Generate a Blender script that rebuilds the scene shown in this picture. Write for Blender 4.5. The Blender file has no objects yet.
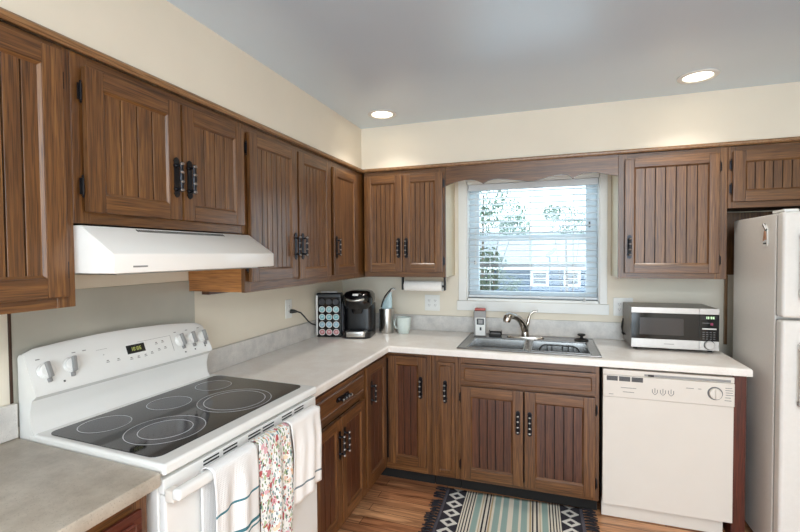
import bpy, bmesh, math, random
from mathutils import Vector, Matrix, Euler
random.seed(7)
PI = math.pi
SC = bpy.context.scene
COL = SC.collection

# ------------------------------------------------------------------ camera
CX, CY, CZ = 1.63299753, -3.30339326, 1.52098469
YAW, PIT, ROL, FPX = 0.327716671, -0.027203533, -0.00789750, 437.6636
cam = bpy.data.cameras.new('camera')
cam.sensor_width = 36.0
cam.lens = FPX * 36.0 / 800.0
cam.clip_start = 0.05
cam.clip_end = 200
cam_ob = bpy.data.objects.new('camera', cam)
COL.objects.link(cam_ob)
_fw = Vector((-math.sin(YAW) * math.cos(PIT), math.cos(YAW) * math.cos(PIT), math.sin(PIT)))
_r = Vector((math.cos(YAW), math.sin(YAW), 0))
_u = _r.cross(_fw)
_r2 = _r * math.cos(ROL) + _u * math.sin(ROL)
_u2 = -_r * math.sin(ROL) + _u * math.cos(ROL)
_m = Matrix((_r2, _u2, -_fw)).transposed().to_4x4()
_m.translation = (CX, CY, CZ)
cam_ob.matrix_world = _m
SC.camera = cam_ob

# ------------------------------------------------------------------ world, lights, exposure
SC.view_settings.view_transform = 'Standard'
SC.view_settings.look = 'None'
SC.view_settings.gamma = 1.0
SC.view_settings.use_curve_mapping = False
SC.view_settings.exposure = 0.46
wd = bpy.data.worlds.new('sky')
SC.world = wd
wd.use_nodes = True
_bg = wd.node_tree.nodes['Background']
_bg.inputs[0].default_value = (0.76, 0.91, 1.0, 1)
_bg.inputs[1].default_value = 3.4


def area(name, loc, aim, sx, sy, power, col):
    l = bpy.data.lights.new(name, 'AREA')
    l.shape = 'RECTANGLE'
    l.size, l.size_y = sx, sy
    l.energy = power
    l.color = col
    o = bpy.data.objects.new(name, l)
    COL.objects.link(o)
    o.location = loc
    d = Vector(aim) - Vector(loc)
    o.rotation_euler = d.to_track_quat('-Z', 'Y').to_euler()
    return o


# unseen cool fill lamp, added at the rear opening behind the camera
area('rear_fill_light', (2.3, -5.9, 1.35), (1.7, 0, 2.0), 2.0, 2.0, 32, (0.76, 0.88, 1.0))
# fill lamp added under the unseen part of the ceiling
area('ceiling_fill_light', (2.35, -3.6, 2.40), (2.2, -3.3, 0), 1.2, 0.6, 31, (0.94, 0.97, 1.0))

# ------------------------------------------------------------------ materials


def lin(c):
    def f(v):
        v = v / 255.0
        return v / 12.92 if v <= 0.04045 else ((v + 0.055) / 1.055) ** 2.4
    return (f(c[0]), f(c[1]), f(c[2]), 1.0)


def newmat(name):
    m = bpy.data.materials.new(name)
    m.use_nodes = True
    nt = m.node_tree
    b = nt.nodes['Principled BSDF']
    return m, nt, b


def N(nt, t, **kw):
    n = nt.nodes.new(t)
    for k, v in kw.items():
        setattr(n, k, v)
    return n


def M_(name, col, rough=0.5, metal=0.0, noise=0.0, nscale=30, bump=0.0, bscale=200, coat=0.0, emit=None, es=0.0):
    m, nt, b = newmat(name)
    c = lin(col)
    b.inputs['Base Color'].default_value = c
    b.inputs['Roughness'].default_value = rough
    b.inputs['Metallic'].default_value = metal
    if coat:
        b.inputs['Coat Weight'].default_value = coat
        b.inputs['Coat Roughness'].default_value = 0.08
    if noise or bump:
        tc = N(nt, 'ShaderNodeTexCoord')
    if noise:
        n = N(nt, 'ShaderNodeTexNoise')
        n.inputs['Scale'].default_value = nscale
        n.inputs['Detail'].default_value = 5
        nt.links.new(tc.outputs['Object'], n.inputs['Vector'])
        r = N(nt, 'ShaderNodeValToRGB')
        r.color_ramp.elements[0].position = 0.3
        r.color_ramp.elements[1].position = 0.7
        r.color_ramp.elements[0].color = tuple(v * (1 - noise) for v in c[:3]) + (1,)
        r.color_ramp.elements[1].color = tuple(min(1, v * (1 + noise)) for v in c[:3]) + (1,)
        nt.links.new(n.outputs['Fac'], r.inputs['Fac'])
        nt.links.new(r.outputs['Color'], b.inputs['Base Color'])
    if bump:
        n2 = N(nt, 'ShaderNodeTexNoise')
        n2.inputs['Scale'].default_value = bscale
        nt.links.new(tc.outputs['Object'], n2.inputs['Vector'])
        bp = N(nt, 'ShaderNodeBump')
        bp.inputs['Strength'].default_value = bump
        bp.inputs['Distance'].default_value = 0.002
        nt.links.new(n2.outputs['Fac'], bp.inputs['Height'])
        nt.links.new(bp.outputs['Normal'], b.inputs['Normal'])
    if emit:
        b.inputs['Emission Color'].default_value = lin(emit)
        b.inputs['Emission Strength'].default_value = es
    return m


def wood(name, dark, mid, light, rough=0.36, coat=0.32):
    m, nt, b = newmat(name)
    at = N(nt, 'ShaderNodeAttribute', attribute_name='gco')

    def scaled(sx, sy):
        mp = N(nt, 'ShaderNodeMapping')
        mp.inputs['Scale'].default_value = (sx, sy, sy)
        nt.links.new(at.outputs['Vector'], mp.inputs['Vector'])
        return mp.outputs['Vector']
    n1 = N(nt, 'ShaderNodeTexNoise')
    n1.inputs['Scale'].default_value = 1
    n1.inputs['Detail'].default_value = 4
    n1.inputs['Distortion'].default_value = 0.6
    nt.links.new(scaled(1.8, 48), n1.inputs['Vector'])
    wv = N(nt, 'ShaderNodeTexWave', wave_type='BANDS', bands_direction='Y')
    wv.inputs['Scale'].default_value = 2.0
    wv.inputs['Distortion'].default_value = 11.0
    wv.inputs['Detail'].default_value = 2.0
    wv.inputs['Detail Scale'].default_value = 0.9
    nt.links.new(scaled(1.6, 9), wv.inputs['Vector'])
    mixf = N(nt, 'ShaderNodeMix', data_type='FLOAT')
    mixf.inputs[0].default_value = 0.12
    nt.links.new(n1.outputs['Fac'], mixf.inputs[2])
    nt.links.new(wv.outputs['Fac'], mixf.inputs[3])
    rp = N(nt, 'ShaderNodeValToRGB')
    e = rp.color_ramp.elements
    e[0].position, e[0].color = 0.22, lin(dark)
    e[1].position, e[1].color = 0.80, lin(light)
    k = e.new(0.52)
    k.color = lin(mid)
    nt.links.new(mixf.outputs[0], rp.inputs['Fac'])
    n2 = N(nt, 'ShaderNodeTexNoise')
    n2.inputs['Scale'].default_value = 1
    n2.inputs['Detail'].default_value = 2
    nt.links.new(scaled(9, 330), n2.inputs['Vector'])
    r2 = N(nt, 'ShaderNodeValToRGB')
    r2.color_ramp.elements[0].position = 0.36
    r2.color_ramp.elements[0].color = (0.50, 0.45, 0.41, 1)
    r2.color_ramp.elements[1].position = 0.52
    r2.color_ramp.elements[1].color = (1, 1, 1, 1)
    nt.links.new(n2.outputs['Fac'], r2.inputs['Fac'])
    mx = N(nt, 'ShaderNodeMix', data_type='RGBA', blend_type='MULTIPLY')
    mx.inputs[0].default_value = 1.0
    nt.links.new(rp.outputs['Color'], mx.inputs[6])
    nt.links.new(r2.outputs['Color'], mx.inputs[7])
    nt.links.new(mx.outputs[2], b.inputs['Base Color'])
    b.inputs['Roughness'].default_value = rough
    b.inputs['Coat Weight'].default_value = coat
    b.inputs['Coat Roughness'].default_value = 0.27
    bp = N(nt, 'ShaderNodeBump')
    bp.inputs['Strength'].default_value = 0.25
    bp.inputs['Distance'].default_value = 0.001
    nt.links.new(n2.outputs['Fac'], bp.inputs['Height'])
    nt.links.new(bp.outputs['Normal'], b.inputs['Normal'])
    return m


def floor_mat():
    m, nt, b = newmat('floor_planks')
    tc = N(nt, 'ShaderNodeTexCoord')
    br = N(nt, 'ShaderNodeTexBrick')
    br.offset = 0.37
    br.inputs['Scale'].default_value = 1.0
    br.inputs['Brick Width'].default_value = 0.62
    br.inputs['Row Height'].default_value = 0.072
    br.inputs['Mortar Size'].default_value = 0.0016
    br.inputs['Color1'].default_value = lin((226, 170, 124))
    br.inputs['Color2'].default_value = lin((172, 112, 76))
    br.inputs['Mortar'].default_value = lin((60, 34, 22))
    nt.links.new(tc.outputs['Object'], br.inputs['Vector'])
    mp = N(nt, 'ShaderNodeMapping')
    mp.inputs['Scale'].default_value = (3.0, 30, 1)
    nt.links.new(tc.outputs['Object'], mp.inputs['Vector'])
    n = N(nt, 'ShaderNodeTexNoise')
    n.inputs['Scale'].default_value = 1
    n.inputs['Detail'].default_value = 5
    n.inputs['Distortion'].default_value = 1.2
    nt.links.new(mp.outputs['Vector'], n.inputs['Vector'])
    r = N(nt, 'ShaderNodeValToRGB')
    r.color_ramp.elements[0].position = 0.32
    r.color_ramp.elements[0].color = (0.42, 0.34, 0.30, 1)
    r.color_ramp.elements[1].position = 0.62
    r.color_ramp.elements[1].color = (1.1, 1.08, 1.05, 1)
    nt.links.new(n.outputs['Fac'], r.inputs['Fac'])
    mx = N(nt, 'ShaderNodeMix', data_type='RGBA', blend_type='MULTIPLY')
    mx.inputs[0].default_value = 0.9
    nt.links.new(br.outputs['Color'], mx.inputs[6])
    nt.links.new(r.outputs['Color'], mx.inputs[7])
    nt.links.new(mx.outputs[2], b.inputs['Base Color'])
    b.inputs['Roughness'].default_value = 0.32
    return m


def speckle(name, a, bcol, c, rough, s1=9, s2=260):
    """laminate: soft cloudy marbling with a fine speckle"""
    m, nt, b = newmat(name)
    tc = N(nt, 'ShaderNodeTexCoord')
    n = N(nt, 'ShaderNodeTexNoise')
    n.inputs['Scale'].default_value = s1
    n.inputs['Detail'].default_value = 8
    n.inputs['Roughness'].default_value = 0.65
    nt.links.new(tc.outputs['Object'], n.inputs['Vector'])
    r = N(nt, 'ShaderNodeValToRGB')
    r.color_ramp.elements[0].position = 0.32
    r.color_ramp.elements[0].color = lin(a)
    r.color_ramp.elements[1].position = 0.66
    r.color_ramp.elements[1].color = lin(bcol)
    nt.links.new(n.outputs['Fac'], r.inputs['Fac'])
    n2 = N(nt, 'ShaderNodeTexNoise')
    n2.inputs['Scale'].default_value = s2
    n2.inputs['Detail'].default_value = 2
    nt.links.new(tc.outputs['Object'], n2.inputs['Vector'])
    r2 = N(nt, 'ShaderNodeValToRGB')
    r2.color_ramp.elements[0].position = 0.60
    r2.color_ramp.elements[0].color = (0, 0, 0, 1)
    r2.color_ramp.elements[1].position = 0.72
    r2.color_ramp.elements[1].color = (0.6, 0.6, 0.6, 1)
    nt.links.new(n2.outputs['Fac'], r2.inputs['Fac'])
    mx = N(nt, 'ShaderNodeMix', data_type='RGBA')
    nt.links.new(r2.outputs['Color'], mx.inputs[0])
    nt.links.new(r.outputs['Color'], mx.inputs[6])
    mx.inputs[7].default_value = lin(c)
    nt.links.new(mx.outputs[2], b.inputs['Base Color'])
    b.inputs['Roughness'].default_value = rough
    return m


def glass_mat(name, tint=(1, 1, 1), refl=0.06):
    m = bpy.data.materials.new(name)
    m.use_nodes = True
    nt = m.node_tree
    nt.nodes.clear()
    out = N(nt, 'ShaderNodeOutputMaterial')
    t = N(nt, 'ShaderNodeBsdfTransparent')
    t.inputs[0].default_value = (*tint, 1)
    g = N(nt, 'ShaderNodeBsdfGlossy')
    g.inputs['Roughness'].default_value = 0.02
    mx = N(nt, 'ShaderNodeMixShader')
    mx.inputs[0].default_value = refl
    nt.links.new(t.outputs[0], mx.inputs[1])
    nt.links.new(g.outputs[0], mx.inputs[2])
    nt.links.new(mx.outputs[0], out.inputs[0])
    return m


def math_node(nt, op, a, b=None, c=None):
    n = N(nt, 'ShaderNodeMath', operation=op)
    for i, v in enumerate((a, b, c)):
        if v is None:
            continue
        if isinstance(v, (int, float)):
            n.inputs[i].default_value = v
        else:
            nt.links.new(v, n.inputs[i])
    return n.outputs[0]


def rug_mat(hw):
    """hw: half length of the woven field (object x), bands mirrored about x = 0"""
    m, nt, b = newmat('rug_weave')
    tc = N(nt, 'ShaderNodeTexCoord')
    sp = N(nt, 'ShaderNodeSeparateXYZ')
    nt.links.new(tc.outputs['Object'], sp.inputs[0])
    ax = math_node(nt, 'DIVIDE', math_node(nt, 'ABSOLUTE', sp.outputs['X']), hw)
    r = N(nt, 'ShaderNodeValToRGB')
    r.color_ramp.interpolation = 'CONSTANT'
    cream, teal, pale, black, gold, navy, grey = (234, 226, 208), (158, 182, 174), (178, 198, 190), (38, 34, 38), (200, 176, 136), (46, 42, 50), (92, 88, 96)
    stops = [(0, cream), (0.035, teal), (0.11, cream), (0.145, teal), (0.23, cream), (0.26, gold), (0.285, cream), (0.295, black), (0.315, cream), (0.35, black),
             (0.372, cream), (0.395, gold), (0.41, cream), (0.43, teal), (0.51, cream), (0.53, black), (0.546, cream), (0.572, black), (0.588, cream), (0.612, black),
             (0.628, cream), (0.652, black), (0.664, cream), (0.68, navy), (0.95, grey)]
    el = r.color_ramp.elements
    el[0].position, el[0].color = 0, lin(stops[0][1])
    el[1].position, el[1].color = stops[1][0], lin(stops[1][1])
    for p, c in stops[2:]:
        k = el.new(p)
        k.color = lin(c)
    nt.links.new(ax, r.inputs['Fac'])
    # diamonds in the dark end bands
    per = 0.093
    fy = math_node(nt, 'ABSOLUTE', math_node(nt, 'SUBTRACT', math_node(nt, 'FRACT', math_node(nt, 'DIVIDE', sp.outputs['Y'], per)), 0.5))
    fx = math_node(nt, 'ABSOLUTE', math_node(nt, 'SUBTRACT', ax, 0.815))
    step = 0.055
    fys = math_node(nt, 'SNAP', fy, step)
    d = math_node(nt, 'ADD', math_node(nt, 'MULTIPLY', fys, 0.27), fx)
    ring = math_node(nt, 'MULTIPLY', math_node(nt, 'GREATER_THAN', d, 0.050), math_node(nt, 'LESS_THAN', d, 0.122))
    ring = math_node(nt, 'MULTIPLY', ring, math_node(nt, 'GREATER_THAN', ax, 0.64))
    mx = N(nt, 'ShaderNodeMix', data_type='RGBA')
    nt.links.new(ring, mx.inputs[0])
    nt.links.new(r.outputs['Color'], mx.inputs[6])
    mx.inputs[7].default_value = lin((232, 228, 220))
    n = N(nt, 'ShaderNodeTexNoise')
    n.inputs['Scale'].default_value = 90
    nt.links.new(tc.outputs['Object'], n.inputs['Vector'])
    m2 = N(nt, 'ShaderNodeMix', data_type='RGBA', blend_type='MULTIPLY')
    m2.inputs[0].default_value = 0.35
    nt.links.new(mx.outputs[2], m2.inputs[6])
    nt.links.new(n.outputs['Color'], m2.inputs[7])
    nt.links.new(mx.outputs[2], b.inputs['Base Color'])
    wv = N(nt, 'ShaderNodeTexWave', bands_direction='Y')
    wv.inputs['Scale'].default_value = 60
    nt.links.new(tc.outputs['Object'], wv.inputs['Vector'])
    bp = N(nt, 'ShaderNodeBump')
    bp.inputs['Strength'].default_value = 0.5
    bp.inputs['Distance'].default_value = 0.002
    nt.links.new(wv.outputs['Fac'], bp.inputs['Height'])
    nt.links.new(bp.outputs['Normal'], b.inputs['Normal'])
    b.inputs['Roughness'].default_value = 0.95
    return m


def towel_mat(name, stripes, base=(236, 234, 232)):
    """woven cotton; stripes: (from, to, colour) along attribute gco.x (metres down the cloth)"""
    m, nt, b = newmat(name)
    at = N(nt, 'ShaderNodeAttribute', attribute_name='gco')
    sp = N(nt, 'ShaderNodeSeparateXYZ')
    nt.links.new(at.outputs['Vector'], sp.inputs[0])
    cur = None
    for a, z, c in stripes:
        g = math_node(nt, 'MULTIPLY', math_node(nt, 'GREATER_THAN', sp.outputs['X'], a), math_node(nt, 'LESS_THAN', sp.outputs['X'], z))
        mx = N(nt, 'ShaderNodeMix', data_type='RGBA')
        nt.links.new(g, mx.inputs[0])
        if cur is None:
            mx.inputs[6].default_value = lin(base)
        else:
            nt.links.new(cur, mx.inputs[6])
        mx.inputs[7].default_value = lin(c)
        cur = mx.outputs[2]
    nt.links.new(cur, b.inputs['Base Color'])
    w1 = N(nt, 'ShaderNodeTexWave', bands_direction='X')
    w1.inputs['Scale'].default_value = 55
    w1.inputs['Distortion'].default_value = 1.0
    w2 = N(nt, 'ShaderNodeTexWave', bands_direction='Y')
    w2.inputs['Scale'].default_value = 55
    for w in (w1, w2):
        nt.links.new(at.outputs['Vector'], w.inputs['Vector'])
    h = math_node(nt, 'ADD', w1.outputs['Fac'], w2.outputs['Fac'])
    bp = N(nt, 'ShaderNodeBump')
    bp.inputs['Strength'].default_value = 0.25
    bp.inputs['Distance'].default_value = 0.003
    nt.links.new(h, bp.inputs['Height'])
    nt.links.new(bp.outputs['Normal'], b.inputs['Normal'])
    b.inputs['Roughness'].default_value = 0.95
    return m


def floral_mat():
    m, nt, b = newmat('floral_cotton')
    at = N(nt, 'ShaderNodeAttribute', attribute_name='gco')
    cur = None

    def layer(cur, scale, r0, cols, off, squash, dist):
        mp = N(nt, 'ShaderNodeMapping')
        mp.inputs['Location'].default_value = (off, off * 0.7, 0)
        mp.inputs['Rotation'].default_value = (0, 0, off)
        mp.inputs['Scale'].default_value = (scale, scale * squash, 0.001)
        nt.links.new(at.outputs['Vector'], mp.inputs['Vector'])
        nz = N(nt, 'ShaderNodeTexNoise')
        nz.inputs['Scale'].default_value = 2.2
        nt.links.new(mp.outputs['Vector'], nz.inputs['Vector'])
        va = N(nt, 'ShaderNodeVectorMath', operation='MULTIPLY_ADD')
        nt.links.new(nz.outputs['Color'], va.inputs[0])
        va.inputs[1].default_value = (dist, dist, 0)
        nt.links.new(mp.outputs['Vector'], va.inputs[2])
        v = N(nt, 'ShaderNodeTexVoronoi', voronoi_dimensions='2D')
        v.inputs['Scale'].default_value = 1.0
        nt.links.new(va.outputs[0], v.inputs['Vector'])
        sc = N(nt, 'ShaderNodeSeparateColor')
        nt.links.new(v.outputs['Color'], sc.inputs[0])
        rp = N(nt, 'ShaderNodeValToRGB')
        rp.color_ramp.interpolation = 'CONSTANT'
        el = rp.color_ramp.elements
        for i, c in enumerate(cols):
            k = el[i] if i < 2 else el.new(i / len(cols))
            k.position = i / len(cols)
            k.color = lin(c)
        nt.links.new(sc.outputs[0], rp.inputs['Fac'])
        rad = math_node(nt, 'MULTIPLY_ADD', sc.outputs[1], r0 * 0.7, r0 * 0.45)
        mk = math_node(nt, 'LESS_THAN', v.outputs['Distance'], rad)
        mx = N(nt, 'ShaderNodeMix', data_type='RGBA')
        nt.links.new(mk, mx.inputs[0])
        if cur is None:
            mx.inputs[6].default_value = lin((238, 236, 232))
        else:
            nt.links.new(cur, mx.inputs[6])
        nt.links.new(rp.outputs['Color'], mx.inputs[7])
        return mx.outputs[2]
    cur = layer(cur, 30, 0.30, [(176, 190, 150), (120, 150, 150), (206, 214, 216), (150, 168, 120)], 0.6, 2.6, 0.5)
    cur = layer(cur, 42, 0.26, [(64, 96, 100), (120, 140, 90), (196, 200, 206), (90, 120, 120)], 2.1, 2.8, 0.4)
    cur = layer(cur, 30, 0.27, [(206, 130, 136), (232, 200, 176), (186, 92, 94), (224, 176, 184), (230, 214, 186)], 4.0, 1.1, 0.7)
    cur = layer(cur, 52, 0.20, [(150, 50, 60), (220, 150, 90), (110, 130, 90), (196, 110, 120)], 5.3, 1.2, 0.5)
    nt.links.new(cur, b.inputs['Base Color'])
    b.inputs['Roughness'].default_value = 0.92
    return m


OAK = wood('oak', (78, 48, 23), (112, 73, 37), (146, 101, 54))
OAKD = wood('oak_red_stain', (66, 34, 18), (88, 48, 27), (108, 64, 37))
OAKB = wood('oak_base', (76, 46, 23), (110, 70, 36), (144, 97, 53))
OAKE = wood('oak_lit_side', (150, 92, 44), (182, 120, 62), (204, 146, 86))  # oak with the warm light on this cabinet side painted into its colour
OAKP = wood('mahogany_panel', (66, 26, 18), (92, 40, 26), (110, 52, 34))
TRIMW = wood('oak_trim', (120, 84, 52), (156, 116, 76), (178, 138, 96))
DARK = M_('shadow_gap_black', (20, 15, 12), 0.8)
CARC = M_('carcass_brown', (60, 38, 24), 0.7, noise=0.1, nscale=40)
IRON = M_('black_iron', (46, 46, 50), 0.30, 0.85, bump=0.15, bscale=300)
WORNHI = M_('worn_bead_highlight', (168, 164, 160), 0.30, 0.9, noise=0.1, nscale=300)  # worn silver bead tips, brightened to paint in the handles' highlights
CREAM = M_('cream_laminate', (222, 206, 176), 0.5, noise=0.03, nscale=20)
PAINT = M_('cream_wall_paint', (233, 223, 205), 0.62, noise=0.025, nscale=3, bump=0.12, bscale=260)
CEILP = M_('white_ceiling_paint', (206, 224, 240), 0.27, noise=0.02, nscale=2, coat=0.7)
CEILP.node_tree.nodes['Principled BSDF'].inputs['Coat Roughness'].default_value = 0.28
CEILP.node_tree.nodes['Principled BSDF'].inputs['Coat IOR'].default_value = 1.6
WHITE = M_('white_trim_paint', (236, 236, 232), 0.4, noise=0.015, nscale=10)
ENAM = M_('white_enamel', (238, 236, 232), 0.22, noise=0.01, nscale=8, coat=0.3)
HOODW = M_('white_hood_enamel', (240, 236, 230), 0.28, noise=0.01, nscale=8, coat=0.2)
DWW = M_('off_white_appliance', (226, 218, 208), 0.35, noise=0.01, nscale=8)
FRIDGE = M_('fridge_textured_white', (228, 224, 218), 0.4, noise=0.015, nscale=60, bump=0.25, bscale=320)
GREYP = M_('grey_plastic', (150, 148, 146), 0.45, noise=0.05, nscale=30)
MIDG = M_('mid_grey_plastic', (104, 102, 102), 0.5, noise=0.05, nscale=30)
BLACKP = M_('black_plastic', (22, 22, 24), 0.3, noise=0.1, nscale=30)
BLKGL = M_('black_gloss', (10, 10, 12), 0.07, noise=0.1, nscale=30)
COOKG = M_('cooktop_glass', (40, 38, 40), 0.06, noise=0.15, nscale=700)
RINGM = M_('cooktop_ring_print', (198, 198, 200), 0.3, noise=0.05, nscale=90)
BURNM = M_('cooktop_element_print', (62, 62, 68), 0.10, noise=0.2, nscale=600)
STEEL = M_('brushed_steel', (196, 194, 190), 0.28, 1.0, noise=0.06, nscale=40)
SINKS = M_('sink_steel', (150, 148, 146), 0.26, 1.0, noise=0.06, nscale=30)
CHROME = M_('satin_nickel', (190, 184, 176), 0.16, 1.0, noise=0.04, nscale=30)
SILVER = M_('silver_plastic', (206, 202, 198), 0.32, 0.35, noise=0.03, nscale=50)
LAM = speckle('counter_laminate', (236, 227, 218), (246, 240, 233), (216, 203, 192), 0.26)
LAMG = speckle('backsplash_laminate', (196, 192, 188), (222, 217, 211), (170, 164, 158), 0.34, s1=14)
LAMN = speckle('counter_laminate_dim', (172, 160, 144), (202, 191, 176), (146, 134, 120), 0.36, s1=12)  # counter laminate darkened: weaker light at the near end put into the colour
PANELM = M_('grey_range_panel', (184, 180, 168), 0.35, 0.15, noise=0.06, nscale=5)
FLOORM = floor_mat()
BLIND = M_('white_blind_vinyl', (224, 229, 233), 0.4, noise=0.01, nscale=20)
CORDM = M_('white_cord', (225, 225, 222), 0.7, noise=0.04, nscale=200)
PAPER = M_('paper_towel', (246, 243, 238), 0.9, noise=0.02, nscale=60, bump=0.3, bscale=250)
MINT = M_('mint_ceramic', (216, 226, 220), 0.2, noise=0.03, nscale=60)
PBLUE = M_('pale_blue_silicone', (184, 208, 212), 0.35, noise=0.06, nscale=60)
GLASS = glass_mat('window_glass', (0.97, 0.99, 1.0), 0.05)
SASHM = M_('shade_tinted_sash', (204, 214, 220), 0.45, noise=0.02, nscale=20)  # sash colour carries the bluish shade of its unlit inner face
RUBBER = M_('black_rubber', (30, 29, 28), 0.6, noise=0.1, nscale=50)
FRINGE = M_('rug_fringe_yarn', (40, 37, 42), 0.95, noise=0.2, nscale=90)
LEDG = M_('olive_led', (150, 160, 90), 0.4, emit=(170, 170, 90), es=0.35)
LEDW = M_('pale_green_led', (190, 230, 180), 0.4, emit=(215, 240, 200), es=0.7)
LAMPE = M_('lamp_lens', (255, 246, 230), 0.4, emit=(255, 240, 214), es=7.0)
PRINT = M_('grey_print', (140, 136, 132), 0.6, noise=0.05, nscale=100)
REDP = M_('red_plastic', (176, 84, 74), 0.45, noise=0.08, nscale=60)
TANW = M_('tan_wood', (156, 112, 84), 0.5, noise=0.15, nscale=60)


# ------------------------------------------------------------------ mesh builder
class MB:
    def __init__(s):
        s.bev = False
        s.bm = bmesh.new()
        s.gl = s.bm.verts.layers.float_vector.new('gco')

    def add(s, vs, fs, mi=0, g='z', gco=None):
        off = Vector((random.uniform(0, 30), random.uniform(0, 30), random.uniform(0, 30)))
        bv = []
        for i, p in enumerate(vs):
            v = s.bm.verts.new(p)
            if gco is not None:
                v[s.gl] = gco[i]
            else:
                x, y, z = p
                q = {'z': (z, x, y), 'x': (x, z, y), 'y': (y, z, x)}[g]
                v[s.gl] = Vector(q) + off
            bv.append(v)
        for f in fs:
            try:
                nf = s.bm.faces.new([bv[i] for i in f])
            except ValueError:
                continue
            nf.material_index = mi
        return s

    def box(s, x0, x1, y0, y1, z0, z1, mi=0, g='z', bev=0.0, seg=2, xf=None):
        t = bmesh.new()
        P = [Vector((x, y, z)) for x in (x0, x1) for y in (y0, y1) for z in (z0, z1)]
        vv = [t.verts.new(p) for p in P]
        for f in ((0, 1, 3, 2), (4, 6, 7, 5), (0, 4, 5, 1), (2, 3, 7, 6), (0, 2, 6, 4), (1, 5, 7, 3)):
            t.faces.new([vv[i] for i in f])
        if bev:
            s.bev = True
            bmesh.ops.bevel(t, geom=list(t.edges), offset=bev, segments=seg, affect='EDGES', profile=0.5)
        return s.take(t, mi, g, xf)

    def take(s, t, mi=0, g='z', xf=None):
        t.verts.index_update()
        pts = [(xf @ v.co) if xf else v.co.copy() for v in t.verts]
        fs = [[v.index for v in f.verts] for f in t.faces]
        t.free()
        return s.add([tuple(p) for p in pts], fs, mi, g)

    def prism(s, poly, axis, a, b, mi=0, g='z', bev=0.0, seg=2):
        """poly: 2-D outline; axis x -> (y,z), y -> (x,z), z -> (x,y)"""
        def P(u, v, w):
            return {'x': (w, u, v), 'y': (u, w, v), 'z': (u, v, w)}[axis]
        n = len(poly)
        t = bmesh.new()
        A = [t.verts.new(P(u, v, a)) for u, v in poly]
        B = [t.verts.new(P(u, v, b)) for u, v in poly]
        t.faces.new(A)
        t.faces.new(B[::-1])
        for i in range(n):
            t.faces.new((A[i], B[i], B[(i + 1) % n], A[(i + 1) % n]))
        bmesh.ops.recalc_face_normals(t, faces=t.faces)
        if bev:
            ee = [e for e in t.edges if len(e.link_faces) == 2 and e.calc_face_angle(0) > 0.5]
            bmesh.ops.bevel(t, geom=ee, offset=bev, segments=seg, affect='EDGES', profile=0.5)
        return s.take(t, mi, g)

    def tube(s, pts, r, n=8, mi=0, g='z', cap=True, closed=False):
        pts = [Vector(p) for p in pts]
        m = len(pts)
        rs = r if isinstance(r, (list, tuple)) else [r] * m
        vs, fs = [], []
        up = None
        for i, p in enumerate(pts):
            if closed:
                d = pts[(i + 1) % m] - pts[i - 1]
            else:
                d = pts[min(i + 1, m - 1)] - pts[max(i - 1, 0)]
            d.normalize()
            if up is None:
                up = d.orthogonal().normalized()
            up = (up - d * up.dot(d))
            up = up.normalized() if up.length > 1e-6 else d.orthogonal().normalized()
            sd = d.cross(up)
            for k in range(n):
                a = 2 * PI * k / n
                vs.append(tuple(p + (up * math.cos(a) + sd * math.sin(a)) * rs[i]))
        for i in range(m if closed else m - 1):
            j = (i + 1) % m
            for k in range(n):
                fs.append((i * n + k, i * n + (k + 1) % n, j * n + (k + 1) % n, j * n + k))
        if cap and not closed:
            fs.append(tuple(range(n))[::-1])
            fs.append(tuple((m - 1) * n + k for k in range(n)))
        return s.add(vs, fs, mi, g)

    def lathe(s, prof, c=(0, 0, 0), axis='z', n=24, mi=0, g='z', sx=1.0, sy=1.0, cap=True):
        """prof: (radius, height) pairs"""
        vs, fs = [], []
        for r, h in prof:
            for k in range(n):
                a = 2 * PI * k / n
                u, v = r * math.cos(a) * sx, r * math.sin(a) * sy
                q = {'z': (u, v, h), 'y': (u, h, v), 'x': (h, u, v)}[axis]
                vs.append((c[0] + q[0], c[1] + q[1], c[2] + q[2]))
        m = len(prof)
        for i in range(m - 1):
            for k in range(n):
                fs.append((i * n + k, i * n + (k + 1) % n, (i + 1) * n + (k + 1) % n, (i + 1) * n + k))
        if cap:
            fs.append(tuple(range(n))[::-1])
            fs.append(tuple((m - 1) * n + k for k in range(n)))
        return s.add(vs, fs, mi, g)

    def build(s, name, mats, parent=None, loc=None, rot=None, ang=38, recalc=True):
        if recalc:
            bmesh.ops.recalc_face_normals(s.bm, faces=s.bm.faces)
        me = bpy.data.meshes.new(name)
        s.bm.to_mesh(me)
        s.bm.free()
        for m in (mats if isinstance(mats, (list, tuple)) else [mats]):
            me.materials.append(m)
        me.polygons.foreach_set('use_smooth', [True] * len(me.polygons))
        me.set_sharp_from_angle(angle=math.radians(ang))
        me.update()
        o = link(name, me, parent, loc, rot)
        if s.bev:
            wn = o.modifiers.new('weighted_normal', 'WEIGHTED_NORMAL')
            wn.keep_sharp = True
        return o


def link(name, me, parent=None, loc=None, rot=None):
    o = bpy.data.objects.new(name, me)
    COL.objects.link(o)
    if parent:
        o.parent = parent
    if loc:
        o.location = loc
    if rot:
        o.rotation_euler = rot
    return o


def thing(name, label, cat, loc=(0, 0, 0), rz=0.0, group=None):
    o = bpy.data.objects.new(name, None)
    o.empty_display_size = 0.05
    COL.objects.link(o)
    o.location = loc
    o.rotation_euler = (0, 0, rz)
    o['label'] = label
    o['category'] = cat
    if group:
        o['group'] = group
    return o


def tag(o, label, cat, group=None):
    o['label'] = label
    o['category'] = cat
    if group:
        o['group'] = group
    return o


def struct(o):
    o['kind'] = 'structure'
    return o


def local(root, p):
    """world point -> root's local frame"""
    m = Matrix.LocRotScale(root.location, root.rotation_euler, root.scale)
    return m.inverted() @ Vector(p)


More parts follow.
